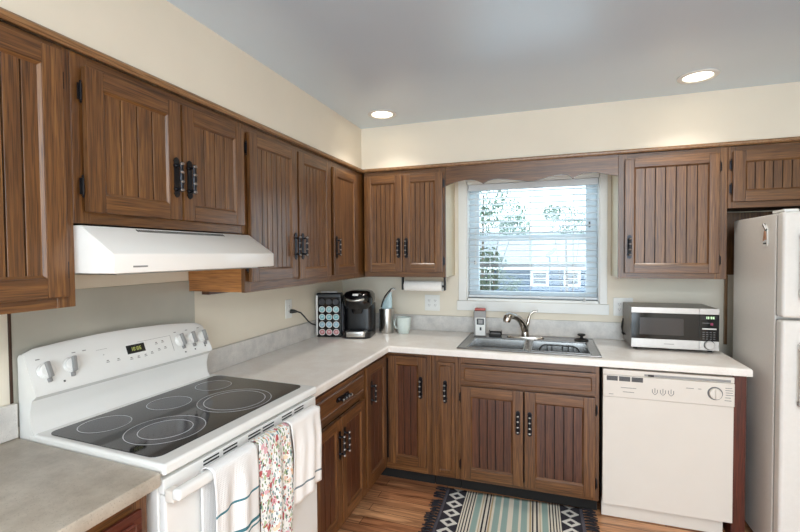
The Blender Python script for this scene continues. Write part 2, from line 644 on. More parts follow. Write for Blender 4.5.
# ------------------------------------------------------------------ the room
RX, RY = 3.50, -6.0
struct(MB().box(-0.2, RX + 0.2, RY - 0.2, 0.0, -0.1, 0.0).build('floor', FLOORM))
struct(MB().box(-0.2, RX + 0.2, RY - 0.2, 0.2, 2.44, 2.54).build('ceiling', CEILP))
struct(MB().box(-0.15, 0.0, RY, 0.15, 0.0, 2.44).build('wall_left', PAINT))
struct(MB().box(RX, RX + 0.15, RY, 0.15, 0.0, 2.44).build('wall_right', PAINT))
# rear wall (behind the camera) with an opening added for the fill lamp
w = MB()
w.box(0.0, 0.6, RY - 0.15, RY, 0, 2.44).box(3.35, RX, RY - 0.15, RY, 0, 2.44).box(0.6, 3.35, RY - 0.15, RY, 2.4, 2.44)
struct(w.build('wall_rear', PAINT))
# back wall with the window hole
WX0, WX1, WZ0, WZ1 = 1.045, 1.965, 1.165, 2.06
w = MB()
w.box(0.0, WX0, 0, 0.15, 0, 2.44).box(WX1, RX, 0, 0.15, 0, 2.44).box(WX0, WX1, 0, 0.15, 0, WZ0).box(WX0, WX1, 0, 0.15, WZ1, 2.44)
struct(w.build('wall_back', PAINT))
# soffit above the wall cabinets (L-shaped)
struct(MB().prism([(0.0, RY), (0.33, RY), (0.33, -0.33), (RX, -0.33), (RX, 0.0), (0.0, 0.0)], 'z', 2.136, 2.44).build('wall_soffit', PAINT))
# oak moulding at the foot of the soffit
t = MB()
prof = [(0.3305, 2.118), (0.342, 2.118), (0.349, 2.124), (0.351, 2.134), (0.346, 2.141), (0.3305, 2.141)]
t.add([(x, y, z) for y in (-3.4, -0.3305) for x, z in prof] , [], g='y')
pp = [(x, z) for x, z in prof]
t = MB()
vs = [(x, -3.4, z) for x, z in pp] + [(x, -x, z) for x, z in pp] + [(RX, -x, z) for x, z in pp]
fs = []
n = len(pp)
for a in (0, 1):
    for i in range(n):
        j = (i + 1) % n
        fs.append((a * n + i, a * n + j, (a + 1) * n + j, (a + 1) * n + i))
fs += [tuple(range(n))[::-1], tuple(2 * n + i for i in range(n))]
t.add(vs, fs, g='y')
struct(t.build('trim_1', TRIMW))

# ------------------------------------------------------------------ window
win = bpy.data.objects.new('window_1', None)
COL.objects.link(win)
win.location = (1.505, 0, WZ0)
struct(win)


def W(mb, name, mat):
    o = mb.build(name, mat, win)
    o.location = (-1.505, 0, -WZ0)
    return o


c = MB()
c.box(0.985, WX0 - 0.001, -0.018, -0.001, WZ0 + 0.0005, WZ1 + 0.06, bev=0.003)
c.box(WX1 + 0.001, 2.012, -0.018, -0.001, WZ0 + 0.0005, WZ1 + 0.06, bev=0.003)
c.box(WX0 - 0.0005, WX1 + 0.0005, -0.018, -0.001, WZ1 + 0.001, WZ1 + 0.06, bev=0.003)
W(c, 'casing', WHITE)
W(MB().box(0.972, 2.024, -0.022, -0.001, 1.092, WZ0 - 0.001, bev=0.003), 'apron', WHITE)
j = MB()
j.box(WX0, WX0 + 0.006, 0, 0.15, WZ0, WZ1).box(WX1 - 0.006, WX1, 0, 0.15, WZ0, WZ1).box(WX0, WX1, 0, 0.15, WZ1 - 0.02, WZ1).box(WX0, WX1, 0.0, 0.15, WZ0, WZ0 + 0.018)
W(j, 'jamb', WHITE)


def sash(name, z0, z1, y0, y1, sw, rb, rt):
    x0, x1 = WX0 + 0.007, WX1 - 0.007
    f = MB()
    f.box(x0, x0 + sw, y0, y1, z0, z1, bev=0.003).box(x1 - sw, x1, y0, y1, z0, z1, bev=0.003)
    f.box(x0 + sw, x1 - sw, y0, y1, z0, z0 + rb, bev=0.003).box(x0 + sw, x1 - sw, y0, y1, z1 - rt, z1, bev=0.003)
    o = W(f, name, SASHM)
    ym = (y0 + y1) / 2
    p = MB().box(x0 + sw, x1 - sw, ym - 0.002, ym + 0.002, z0 + rb, z1 - rt).build('pane', GLASS, o)
    return o


sash('sash', WZ0 + 0.02, 1.655, 0.075, 0.105, 0.074, 0.05, 0.042)
sash('sash', 1.617, WZ1 - 0.022, 0.107, 0.135, 0.074, 0.042, 0.03)
W(MB().box(WX0 + 0.021, WX1 - 0.021, 0.137, 0.148, 1.415, 1.44, bev=0.002), 'storm_rail', MIDG)
lk = MB()
lk.box(1.90, 1.912, 0.066, 0.075, 1.70, 1.74, bev=0.002)
lk.box(1.092, 1.101, 0.066, 0.075, 1.44, 1.465, bev=0.002)
W(lk, 'tilt_latch', BLACKP)

# ------------------------------------------------------------------ venetian blind
bl = thing('venetian_blind', 'white horizontal-slat blind hanging open in the window over the sink', 'window blind', (1.505, 0.036, WZ0))


def BL(mb, name, mat):
    o = mb.build(name, mat, bl)
    o.location = (-1.505, -0.036, -WZ0)
    return o


bx0, bx1 = WX0 + 0.009, WX1 - 0.009
BL(MB().box(bx0, bx1, 0.012, 0.06, WZ1 - 0.068, WZ1 - 0.022, bev=0.004), 'headrail', BLIND)
s_ = MB()
nsl = 18
for i in range(nsl):
    z = 1.235 + i * (1.975 - 1.235) / (nsl - 1)
    vs, fs = [], []
    for a, (yy, zz) in enumerate([(-0.024, 0.0), (-0.012, 0.0035), (0, 0.0046), (0.012, 0.0035), (0.024, 0.0), (0.024, -0.0022), (0, 0.0012), (-0.024, -0.0022)]):
        ty = yy * math.cos(-0.12) - zz * math.sin(-0.12)
        tz = yy * math.sin(-0.12) + zz * math.cos(-0.12)
        vs += [(bx0, 0.036 + ty, z + tz), (bx1, 0.036 + ty, z + tz)]
    for a in range(8):
        b2 = (a + 1) % 8
        fs.append((2 * a, 2 * b2, 2 * b2 + 1, 2 * a + 1))
    fs += [(0, 2, 4, 6, 8, 10, 12, 14), (15, 13, 11, 9, 7, 5, 3, 1)]
    s_.add(vs, fs)
BL(s_, 'slats', BLIND)
BL(MB().box(bx0, bx1, 0.012, 0.060, 1.192, 1.208, bev=0.004), 'bottom_rail', BLIND)
cd = MB()
for x in (1.215, 1.505, 1.80):
    for y in (0.0105, 0.0615):
        cd.tube([(x, y, 1.2), (x, y, 1.99)], 0.0009, 5)
cd.tube([(1.505, 0.0085, 1.99), (1.5, 0.008, 1.46)], 0.0014, 6)
cd.tube([(1.80, 0.008, 1.99), (1.80, 0.008, 1.30)], 0.0014, 6)
BL(cd, 'ladder_cord', CORDM)
wn = MB()
wn.tube([(1.115, 0.006, 1.99), (1.112, 0.004, 1.46)], 0.002, 6)
wn.lathe([(0.002, 0.03), (0.006, 0.022), (0.007, 0.004), (0.003, 0)], (1.112, 0.004, 1.435), n=10)
BL(wn, 'tilt_wand', CORDM)
ts = MB()
ts.lathe([(0.003, 0.026), (0.007, 0.015), (0.008, 0), (0.004, -0.002)], (1.87, -0.006, 1.178), n=10)
ts.tube([(1.80, 0.008, 1.30), (1.83, 0.0, 1.26), (1.87, -0.006, 1.20)], 0.0012, 5)
BL(ts, 'tassel', CORDM)

# ------------------------------------------------------------------ cabinet hardware (shared meshes)


def handle_mesh():
    h = MB()
    # scalloped back plate, pull bar with beads; local frame: front is -y, centre at origin
    out = [(0.0, 0.062), (0.006, 0.058), (0.010, 0.050), (0.0075, 0.044), (0.0105, 0.036), (0.0085, 0.028), (0.0085, -0.028)]
    pl = [(x, z) for x, z in out] + [(0.0105, -0.036), (0.0075, -0.044), (0.010, -0.050), (0.006, -0.058), (0.0, -0.062)]
    pl += [(-x, z) for x, z in pl[::-1][1:-1]]
    h.prism(pl, 'y', -0.0035, -0.0003)
    for z in (-0.036, 0.036):
        h.lathe([(0.0065, -0.0035), (0.0045, -0.008), (0.0045, -0.020), (0.006, -0.024), (0.0045, -0.030)], (0, 0, z), 'y', 10)
    pr = [(0.0035, -0.046), (0.0055, -0.042), (0.0058, -0.036), (0.0046, -0.030), (0.0050, -0.024), (0.0068, -0.019), (0.0050, -0.014), (0.0062, -0.009),
          (0.0072, 0.0), (0.0062, 0.009), (0.0050, 0.014), (0.0068, 0.019), (0.0050, 0.024), (0.0046, 0.030), (0.0058, 0.036), (0.0055, 0.042), (0.0035, 0.046)]
    h.lathe(pr, (0, -0.0265, 0), 'z', 10)
    for z in (-0.040, -0.014, 0.014, 0.040):
        h.lathe([(0.0005, -0.0048), (0.0045, -0.0034), (0.0064, 0.0), (0.0045, 0.0034), (0.0005, 0.0048)], (0, -0.0290, z), 'z', 10, 1)
    for v in h.bm.verts:
        v.co.x *= 1.35
        v.co.z *= 1.18
    o = h.build('handle', [IRON, WORNHI])
    me = o.data
    bpy.data.objects.remove(o)
    return me


def hinge_mesh():
    h = MB()
    h.lathe([(0.001, -0.034), (0.0035, -0.030), (0.0025, -0.026), (0.0042, -0.024), (0.0042, 0.024), (0.0025, 0.026), (0.0035, 0.030), (0.001, 0.034)], (0, -0.003, 0), 'z', 8)
    h.box(-0.009, 0.001, -0.0022, -0.0002, -0.024, 0.024, bev=0.0006)
    o = h.build('hinge', IRON)
    me = o.data
    bpy.data.objects.remove(o)
    return me


HANDLE = handle_mesh()
HINGE = hinge_mesh()


def door_mesh(w, h, style='bead', planks=6, th=0.020, fr=0.055, panelmat=1, fw_top=None):
    """door in local frame: x 0..w, front at y=-th, back y=0, z 0..h"""
    d = MB()
    ft = fw_top or fr
    if style == 'slab':
        gr = 'x' if w > h else 'z'
        d.box(0, w, -th + 0.007, 0, 0, h, 0, gr, 0.003)
        e = min(0.022, w * 0.16, h * 0.2)
        d.box(e, w - e, -th, -th + 0.0075, e, h - e, 0, gr, 0.0065, 1)
        return d
    d.box(0, fr, -th, 0, 0, h, 0, 'z', 0.0035)
    d.box(w - fr, w, -th, 0, 0, h, 0, 'z', 0.0035)
    d.box(fr - 0.0005, w - fr + 0.0005, -th + 0.0006, 0, 0, fr, 0, 'x', 0.0025)
    d.box(fr - 0.0005, w - fr + 0.0005, -th + 0.0006, 0, h - ft, h, 0, 'x', 0.0025)
    # sloping inner moulding
    x0, x1, z0, z1 = fr - 0.001, w - fr + 0.001, fr - 0.001, h - ft + 0.001
    e, ya, yb = 0.009, -th + 0.0025, -th + 0.0100
    O = [(x0, z0), (x1, z0), (x1, z1), (x0, z1)]
    I = [(x0 + e, z0 + e), (x1 - e, z0 + e), (x1 - e, z1 - e), (x0 + e, z1 - e)]
    for i in range(4):
        k = (i + 1) % 4
        d.add([(O[i][0], ya, O[i][1]), (O[k][0], ya, O[k][1]), (I[k][0], yb, I[k][1]), (I[i][0], yb, I[i][1]),
               (O[i][0], yb + 0.004, O[i][1]), (O[k][0], yb + 0.004, O[k][1]), (I[k][0], yb + 0.004, I[k][1]), (I[i][0], yb + 0.004, I[i][1])],
              [(0, 1, 2, 3), (7, 6, 5, 4), (0, 4, 5, 1), (3, 2, 6, 7), (0, 3, 7, 4), (1, 5, 6, 2)], 0, 'x' if i % 2 == 0 else 'z')
    px0, px1, pz0, pz1 = x0 + 0.002, x1 - 0.002, z0 + 0.002, z1 - 0.002
    if style == 'bead':
        d.box(px0, px1, -th + 0.0158, -0.001, pz0, pz1, 2)
        pw = (px1 - px0 - 0.004) / planks
        for i in range(planks):
            a = px0 + 0.002 + i * pw
            d.box(a + 0.0024, a + pw - 0.0024, -th + 0.0095, -th + 0.0165, pz0, pz1, panelmat, 'z', 0.0006, 1)
    else:
        d.box(px0, px1, -th + 0.0095, -0.001, pz0, pz1, panelmat, 'z')
    return d


def add_door(cab, x0, x1, z0, z1, D, style='bead', planks=6, hinge=None, handle=None, hz=None, mats=None, fr=0.055, horiz=False, name='door', vis_hinge=True, th=0.02):
    """D = depth of the face frame front; handle 'l'/'r' side; hz handle centre height (local z)"""
    w, h = x1 - x0, z1 - z0
    mats = mats or [OAK, OAK, DARK]
    d = door_mesh(w, h, style, planks, fr=fr, th=th).build(name, mats, cab, (x0, -D - 0.006, z0))
    if handle:
        hx = {'l': fr * 0.48, 'r': w - fr * 0.48, 'c': w / 2}[handle]
        zz = (hz - z0) if hz is not None else h / 2
        hd = link('handle', HANDLE, d, (hx, -th - 0.0005, zz))
        if horiz:
            hd.rotation_euler = (0, PI / 2, 0)
    if hinge and vis_hinge:
        for zz in (h - 0.075, 0.075):
            hg = link('hinge', HINGE, d, (-0.004 if hinge == 'l' else w + 0.004, 0.0, zz))
            if hinge == 'r':
                hg.rotation_euler = (0, PI, 0)
    return d


def carcass(cab, Wd, D, H, z0=0.0, side=None, mat=None):
    s0 = mat or CARC
    c = MB()
    c.box(0.0005, Wd - 0.0005, -D + 0.0195, -0.002, z0 + 0.004, H, 0, 'z')
    return c.build('carcass', [s0], cab)


def face_frame(cab, Wd, D, z0, z1, xs, zs, mat):
    """stiles at x ranges xs, rails at z ranges zs (full set)"""
    f = MB()
    for a, b in xs:
        f.box(a, b, -D, -D + 0.019, z0, z1, 0, 'z', 0.001, 1)
    for a, b in zs:
        f.box(0.0015, Wd - 0.0015, -D + 0.0006, -D + 0.0185, a, b, 0, 'x', 0.001, 1)
    f.box(0.003, Wd - 0.003, -D + 0.006, -D + 0.0188, z0 + 0.003, z1 - 0.003, 1)
    return f.build('face_frame', [mat, DARK], cab)


RL = PI / 2          # cabinets on the left wall face +x
FD = 0.325           # wall-cabinet face frame depth
GU = 'oak wall cabinets'


def wall_cab_left(y0, y1, z0, z1, label):
    t = thing('wall_cabinet', label, 'cabinet', (0, y0, z0), RL, GU)
    return t, y1 - y0, z1 - z0


TOP = 2.117
# U1: nearest, cut by the left edge of the photograph
t, w_, h_ = wall_cab_left(-3.20, -2.401, 1.376, TOP, 'oak wall cabinet at the left edge of the photo, left of the range hood')
carcass(t, w_, FD, h_)
face_frame(t, w_, FD, 0, h_, [(0, 0.05), (w_ - 0.05, w_)], [(0, 0.05), (h_ - 0.05, h_)], OAK)
add_door(t, 0.03, 0.385, 0.032, h_ - 0.022, FD, 'bead', 6, 'l', 'r', 0.2)
add_door(t, 0.39, w_ - 0.034, 0.032, h_ - 0.022, FD, 'bead', 6, 'r', 'l', 0.2)
# U2: above the hood
t, w_, h_ = wall_cab_left(-2.400, -1.651, 1.619, TOP, 'short two-door oak wall cabinet directly above the white range hood')
carcass(t, w_, FD, h_)
face_frame(t, w_, FD, 0, h_, [(0, 0.05), (w_ - 0.04, w_)], [(0, 0.045), (h_ - 0.045, h_)], OAK)
add_door(t, 0.027, 0.376, 0.034, h_ - 0.037, FD, 'bead', 4, 'l', 'r', 0.187)
add_door(t, 0.384, w_ - 0.02, 0.034, h_ - 0.037, FD, 'bead', 4, None, 'l', 0.187)
# U3: right of the hood, two doors
t, w_, h_ = wall_cab_left(-1.650, -0.836, 1.350, TOP, 'tall two-door oak wall cabinet right of the hood, over the counter outlet')
cc = MB()
cc.box(0.0005, 0.006, -FD + 0.0195, -0.002, 0.002, h_, 1, 'y')
cc.box(0.006, w_ - 0.0005, -FD + 0.0195, -0.002, 0.004, h_, 0, 'y')
cc.build('carcass', [CARC, OAKE], t)
face_frame(t, w_, FD, 0, h_, [(0, 0.045), (w_ - 0.04, w_)], [(0, 0.05), (h_ - 0.045, h_)], OAK)
add_door(t, 0.018, 0.412, 0.048, h_ - 0.034, FD, 'bead', 7, 'l', 'r', 0.218)
add_door(t, 0.430, 0.795, 0.040, h_ - 0.034, FD, 'bead', 7, 'r', 'l', 0.218, vis_hinge=False)
# U4: corner end of the left run
t, w_, h_ = wall_cab_left(-0.835, -0.002, 1.350, TOP, 'narrow single-door oak wall cabinet at the corner end of the left wall')
carcass(t, w_, FD, h_)
face_frame(t, w_, FD, 0, h_, [(0, 0.045), (0.365, w_)], [(0, 0.05), (h_ - 0.045, h_)], OAK)
add_door(t, 0.022, 0.383, 0.040, h_ - 0.042, FD, 'flat', 1, None, 'l', 0.218)


def wall_cab_back(x0, x1, z0, z1, label):
    t = thing('wall_cabinet', label, 'cabinet', (x0, 0, z0), 0, GU)
    return t, x1 - x0, z1 - z0


# B1: back wall left of the window
t, w_, h_ = wall_cab_back(0.347, 0.955, 1.356, TOP, 'two-door oak wall cabinet left of the window, above the paper towel roll')
cc = MB()
cc.box(0.0005, w_ - 0.008, -FD + 0.0195, -0.002, 0.004, h_, 0)
cc.box(w_ - 0.008, w_ - 0.0005, -FD + 0.0195, -0.002, 0.002, h_, 1)
cc.build('carcass', [CARC, CREAM], t)
face_frame(t, w_, FD, 0, h_, [(0, 0.04), (w_ - 0.045, w_)], [(0, 0.05), (h_ - 0.045, h_)], OAK)
add_door(t, 0.008, 0.299, 0.038, h_ - 0.034, FD, 'bead', 5, None, 'r', 0.208)
add_door(t, 0.304, 0.592, 0.038, h_ - 0.034, FD, 'bead', 5, 'r', 'l', 0.208)
# B2: right of the window
t, w_, h_ = wall_cab_back(2.036, 2.598, 1.362, TOP, 'single-door oak wall cabinet right of the window, above the microwave')
cc = MB()
cc.box(0.008, w_ - 0.0005, -FD + 0.0195, -0.002, 0.004, h_, 0)
cc.box(0.0005, 0.008, -FD + 0.0195, -0.002, 0.002, h_, 1)
cc.build('carcass', [CARC, CREAM], t)
face_frame(t, w_, FD, 0, h_, [(0, 0.05), (w_ - 0.06, w_)], [(0, 0.05), (h_ - 0.045, h_)], OAK)
add_door(t, 0.033, 0.520, 0.034, h_ - 0.036, FD, 'bead', 7, 'r', 'l', 0.192, fr=0.052)
# B3: above the fridge
t, w_, h_ = wall_cab_back(2.600, 3.498, 1.768, TOP, 'short oak wall cabinet over the white fridge at the right edge')
carcass(t, w_, FD, h_)
face_frame(t, w_, FD, 0, h_, [(0, 0.04), (0.425, 0.475), (w_ - 0.04, w_)], [(0, 0.05), (h_ - 0.045, h_)], OAK)
add_door(t, 0.018, 0.436, 0.034, h_ - 0.030, FD, 'bead', 7, 'l', 'r', 0.1, mats=[OAK, OAK, DARK], fr=0.06)
add_door(t, 0.446, 0.876, 0.034, h_ - 0.030, FD, 'bead', 7, 'r', 'l', 0.1, mats=[OAK, OAK, DARK], fr=0.06)

# dark brown panel on the wall between wall cabinet and fridge, and a slim strip below it
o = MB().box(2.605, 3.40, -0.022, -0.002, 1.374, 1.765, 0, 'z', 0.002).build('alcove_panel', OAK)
tag(o, 'dark brown panel on the wall behind the top of the fridge', 'wall panel')
o = MB().box(2.690, 2.706, -0.020, -0.002, 0.93, 1.372, 0, 'z', 0.002).build('wall_strip', TRIMW)
tag(o, 'thin upright wood strip on the wall right of the microwave', 'wood strip')

# scalloped valance above the window
vp = [(0.958, 1.990), (1.00, 2.004), (1.048, 2.015), (1.09, 2.021), (1.13, 2.021), (1.16, 2.017), (1.183, 2.009), (1.203, 1.997), (1.214, 1.989), (1.226, 1.997), (1.248, 2.008), (1.28, 2.015), (1.313, 2.016), (1.36, 2.011),
      (1.415, 2.002), (1.45, 1.996), (1.49, 1.990), (1.52, 1.988), (1.551, 1.990), (1.595, 1.999), (1.635, 2.009), (1.67, 2.017), (1.707, 2.020), (1.735, 2.017), (1.753, 2.010), (1.768, 1.998), (1.776, 1.988), (1.788, 1.998), (1.811, 2.011),
      (1.84, 2.019), (1.868, 2.022), (1.90, 2.020), (1.936, 2.014), (1.98, 2.003), (2.034, 1.988)]
t = thing('window_valance', 'scalloped oak valance board spanning above the window', 'valance', (1.496, -0.33, 1.99))
vo = MB()
poly = vp + [(2.034, 2.118), (0.958, 2.118)]
nn = len(vp)
vs = [(x, -0.330, z) for x, z in vp] + [(x, -0.330, 2.118) for x, z in vp] + [(x, -0.311, z) for x, z in vp] + [(x, -0.311, 2.118) for x, z in vp]
fs = []
for i in range(nn - 1):
    fs += [(i, i + 1, nn + i + 1, nn + i), (2 * nn + i + 1, 2 * nn + i, 3 * nn + i, 3 * nn + i + 1), (i + 1, i, 2 * nn + i, 2 * nn + i + 1), (nn + i, nn + i + 1, 3 * nn + i + 1, 3 * nn + i)]
fs += [(0, nn, 3 * nn, 2 * nn), (nn - 1, 3 * nn - 1, 4 * nn - 1, 2 * nn - 1)]
vo.add(vs, fs, 0, 'x')
o = vo.build('board', OAK, t)
o.location = (-1.496, 0.33, -1.99)

# ------------------------------------------------------------------ base cabinets
BD = 0.61
BH = 0.883
TK = 0.10
GB = 'oak base cabinets'
MB_BASE = [OAKB, OAKD, DARK]


def toe(cab, x0, x1, D=0.53):
    return MB().box(x0, x1, -D, -0.01, 0.001, TK, 0).build('toe_kick', DARK, cab)


# near-left base cabinet under the near counter
t = thing('base_cabinet', 'oak base cabinet under the shade-tinted counter left of the range', 'cabinet', (0, -3.20, 0), RL, GB)
carcass(t, 0.774, BD, BH, TK)
toe(t, 0.002, 0.772)
face_frame(t, 0.774, BD, TK, BH, [(0, 0.045), (0.37, 0.42), (0.774 - 0.045, 0.774)], [(TK, 0.14), (0.69, 0.74), (BH - 0.03, BH)], OAKB)
add_door(t, 0.03, 0.744, 0.730, 0.862, BD, 'slab', name='drawer', handle='c', horiz=True, mats=[OAKP], fr=0.03)
add_door(t, 0.03, 0.384, 0.14, 0.70, BD, 'bead', 5, 'l', 'r', 0.55, mats=MB_BASE)
add_door(t, 0.39, 0.744, 0.14, 0.70, BD, 'bead', 5, 'r', 'l', 0.55, mats=MB_BASE)

# drawer base right of the range
t = thing('base_cabinet', 'oak base cabinet with a drawer above two doors, right beside the range', 'cabinet', (0, -1.612, 0), RL, GB)
w_ = 0.624
carcass(t, w_, BD, BH, TK)
toe(t, 0.002, w_ - 0.002)
face_frame(t, w_, BD, TK, BH, [(0, 0.05), (w_ - 0.04, w_)], [(TK, 0.15), (0.69, 0.74), (BH - 0.03, BH)], OAKB)
add_door(t, 0.022, 0.604, 0.728, 0.860, BD, 'slab', name='drawer', handle='c', horiz=True, mats=[OAKB], fr=0.03)
add_door(t, 0.022, 0.299, 0.14, 0.692, BD, 'bead', 3, None, 'r', 0.56, mats=MB_BASE)
add_door(t, 0.306, 0.604, 0.14, 0.692, BD, 'bead', 3, None, 'l', 0.56, mats=MB_BASE)

# corner base: two doors meeting in the inner corner
t = thing('base_cabinet', 'oak corner base cabinet with two doors folded into the inner corner', 'cabinet', (0, 0, 0), 0, GB)
cc = MB()
cc.prism([(0.002, -0.986), (0.590, -0.986), (0.590, -0.590), (0.924, -0.590), (0.924, -0.002), (0.002, -0.002)], 'z', TK, BH)
cc.build('carcass', CARC, t)
MB().prism([(0.01, -0.984), (0.53, -0.984), (0.53, -0.53), (0.922, -0.53), (0.922, -0.01), (0.01, -0.01)], 'z', 0.001, TK - 0.001).build('toe_kick', DARK, t)
ff = MB()
ff.box(0.591, BD, -0.9865, -0.95, TK, BH, 0, 'z', 0.001, 1)
ff.box(0.5915, BD - 0.0006, -0.95, -BD, TK, 0.165, 0, 'y', 0.001, 1)
ff.box(0.5915, BD - 0.0006, -0.95, -BD, 0.835, BH, 0, 'y', 0.001, 1)
ff.box(0.5915, 0.600, -0.96, -BD, 0.165, 0.835, 1)
ff.box(0.89, 0.924, -BD, -0.591, TK, BH, 0, 'z', 0.001, 1)
ff.box(BD, 0.89, -BD + 0.0006, -0.5915, TK, 0.165, 0, 'x', 0.001, 1)
ff.box(BD, 0.89, -BD + 0.0006, -0.5915, 0.835, BH, 0, 'x', 0.001, 1)
ff.box(BD, 0.91, -0.600, -0.5915, 0.165, 0.835, 1)
ff.build('face_frame', [OAKB, DARK], t)
d = door_mesh(0.318, 0.71, 'bead', 3).build('door', MB_BASE, t, (BD + 0.004, -0.972, 0.150), (0, 0, RL))
link('handle', HANDLE, d, (0.06, -0.0205, 0.545))
d = door_mesh(0.256, 0.71, 'bead', 3).build('door', [OAKB, OAKD, DARK], t, (0.6365, -BD - 0.004, 0.150))
link('handle', HANDLE, d, (0.222, -0.0205, 0.515))

# narrow pull-out
t = thing('base_cabinet', 'narrow oak pull-out cabinet between the corner cabinet and sink cabinet', 'cabinet', (0.926, 0, 0), 0, GB)
w_ = 0.172
carcass(t, w_, BD, BH, TK)
toe(t, 0.001, w_ - 0.001)
face_frame(t, w_, BD, TK, BH, [(0, 0.045), (w_ - 0.03, w_)], [(TK, 0.15), (BH - 0.05, BH)], OAKB)
add_door(t, 0.034, 0.152, 0.137, 0.838, BD, 'slab', handle='c', hz=0.655, mats=[OAKB], fr=0.03)

# sink base
t = thing('base_cabinet', 'wide oak sink cabinet with a false drawer front over two doors', 'cabinet', (1.099, 0, 0), 0, GB)
w_ = 0.806
cc = MB()   # open-topped box so the basins have room
cc.box(0.0005, 0.018, -BD + 0.0195, -0.002, TK, BH)
cc.box(w_ - 0.018, w_ - 0.0005, -BD + 0.0195, -0.002, TK, BH)
cc.box(0.018, w_ - 0.018, -BD + 0.0195, -0.002, TK, TK + 0.018)
cc.box(0.018, w_ - 0.018, -0.008, -0.002, TK + 0.018, BH)
cc.build('carcass', CARC, t)
toe(t, 0.001, w_ - 0.001)
face_frame(t, w_, BD, TK, BH, [(0, 0.04), (w_ - 0.04, w_)], [(TK, 0.14), (0.69, 0.73), (BH - 0.045, BH)], OAKB)
add_door(t, 0.017, 0.787, 0.712, 0.838, BD, 'slab', name='false_drawer_front', mats=[OAKB], fr=0.03)
add_door(t, 0.017, 0.391, 0.127, 0.700, BD, 'bead', 5, 'l', 'r', 0.51, mats=MB_BASE, fr=0.062)
add_door(t, 0.399, 0.785, 0.127, 0.700, BD, 'bead', 5, 'r', 'l', 0.51, mats=MB_BASE, fr=0.062)

# end panel at the dishwasher
o = MB().box(2.543, 2.604, -0.60, -0.004, 0.001, BH, 0, 'z', 0.002).build('end_panel', OAKP)
tag(o, 'reddish-brown upright end panel between dishwasher and fridge', 'cabinet panel')

# ------------------------------------------------------------------ worktops
CT, CB = 0.925, 0.885


def slab_with_hole(outer, hole, z0, z1):
    t = bmesh.new()
    loops = []
    for lp in (outer, hole):
        if not lp:
            continue
        vv = [t.verts.new((x, y, z0)) for x, y in lp]
        for i in range(len(vv)):
            t.edges.new((vv[i], vv[(i + 1) % len(vv)]))
    bmesh.ops.triangle_fill(t, edges=list(t.edges), use_beauty=True)
    r = bmesh.ops.extrude_face_region(t, geom=list(t.faces))
    for e in r['geom']:
        if isinstance(e, bmesh.types.BMVert):
            e.co.z = z1
    bmesh.ops.recalc_face_normals(t, faces=t.faces)
    return t


SX0, SX1, SY0, SY1 = 1.090, 1.916, -0.606, -0.075
ct = thing('worktop', 'off-white L-shaped worktop running from the range to the dishwasher end', 'countertop', (0.02, -0.02, CB))
tb = slab_with_hole([(0.002, -1.614), (0.648, -1.646), (0.648, -0.656), (0.656, -0.648), (2.612, -0.648), (2.612, -0.002), (0.002, -0.002)],
                    [(SX0 + 0.02, SY0 + 0.02), (SX1 - 0.02, SY0 + 0.02), (SX1 - 0.02, SY1 - 0.02), (SX0 + 0.02, SY1 - 0.02)], CB, CT)
ee = [e for e in tb.edges if len(e.link_faces) == 2 and e.calc_face_angle(0) > 0.6 and all(v.co.z > CT - 1e-4 for v in e.verts)
      and (all(abs(v.co.x - 0.648) < 0.02 for v in e.verts) or all(abs(v.co.y + 0.648) < 0.02 for v in e.verts) or all(v.co.x > 2.6 for v in e.verts))]
bmesh.ops.bevel(tb, geom=ee, offset=0.011, segments=3, affect='EDGES', profile=0.5)
o = MB().take(tb).build('slab', LAM, ct)
o.location = (-0.02, 0.02, -CB)
b = MB()
b.box(0.002, 0.021, -1.614, -0.0215, CT + 0.0005, 1.043, 0, 'y', 0.004)
b.box(0.002, 2.612, -0.021, -0.002, CT + 0.0005, 1.043, 0, 'x', 0.004)
o = b.build('backsplash', LAMG, ct)
o.location = (-0.02, 0.02, -CB)

ctn = thing('worktop', 'worktop with weaker light painted into its grey-beige tone, in the near left corner of the photo', 'countertop', (0.02, -2.8, 0.90))
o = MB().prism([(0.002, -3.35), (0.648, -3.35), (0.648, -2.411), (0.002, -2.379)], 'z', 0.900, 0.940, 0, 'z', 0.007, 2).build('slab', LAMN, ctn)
# prism on y gives (x,z) outlines
o.location = (-0.02, 2.8, -0.90)
o = MB().box(0.002, 0.021, -3.35, -2.381, 0.9405, 1.052, 0, 'y', 0.004).build('backsplash', LAMG, ctn)
o.location = (-0.02, 2.8, -0.90)
# dark scribe lines: panel behind range
o = MB().box(0.001, 0.005, -2.384, -1.618, 0.97, 1.402, 0, 'y', 0.001).build('range_backsplash_panel', PANELM)
e_ = MB().box(0.001, 0.0065, -2.3915, -2.3845, 0.97, 1.374, 0, 'z').build('edge_strip', CARC, o)
e_['label'] = 'dark worn edge strip'
tag(o, 'plain grey metal sheet on the wall between the range and the hood', 'wall panel')

# ------------------------------------------------------------------ sink, faucet
sk = thing('sink', 'stainless steel double-bowl sink set into the worktop under the window', 'sink', (1.502, -0.33, CT))


def SKL(mb, name, mat):
    o = mb.build(name, mat, sk)
    o.location = (-1.502, 0.33, -CT)
    return o


B1 = (1.146, 1.488, -0.560, -0.225)
B2 = (1.532, 1.866, -0.560, -0.225)
rim = MB()
zt, zb = CT + 0.0065, CT + 0.0008
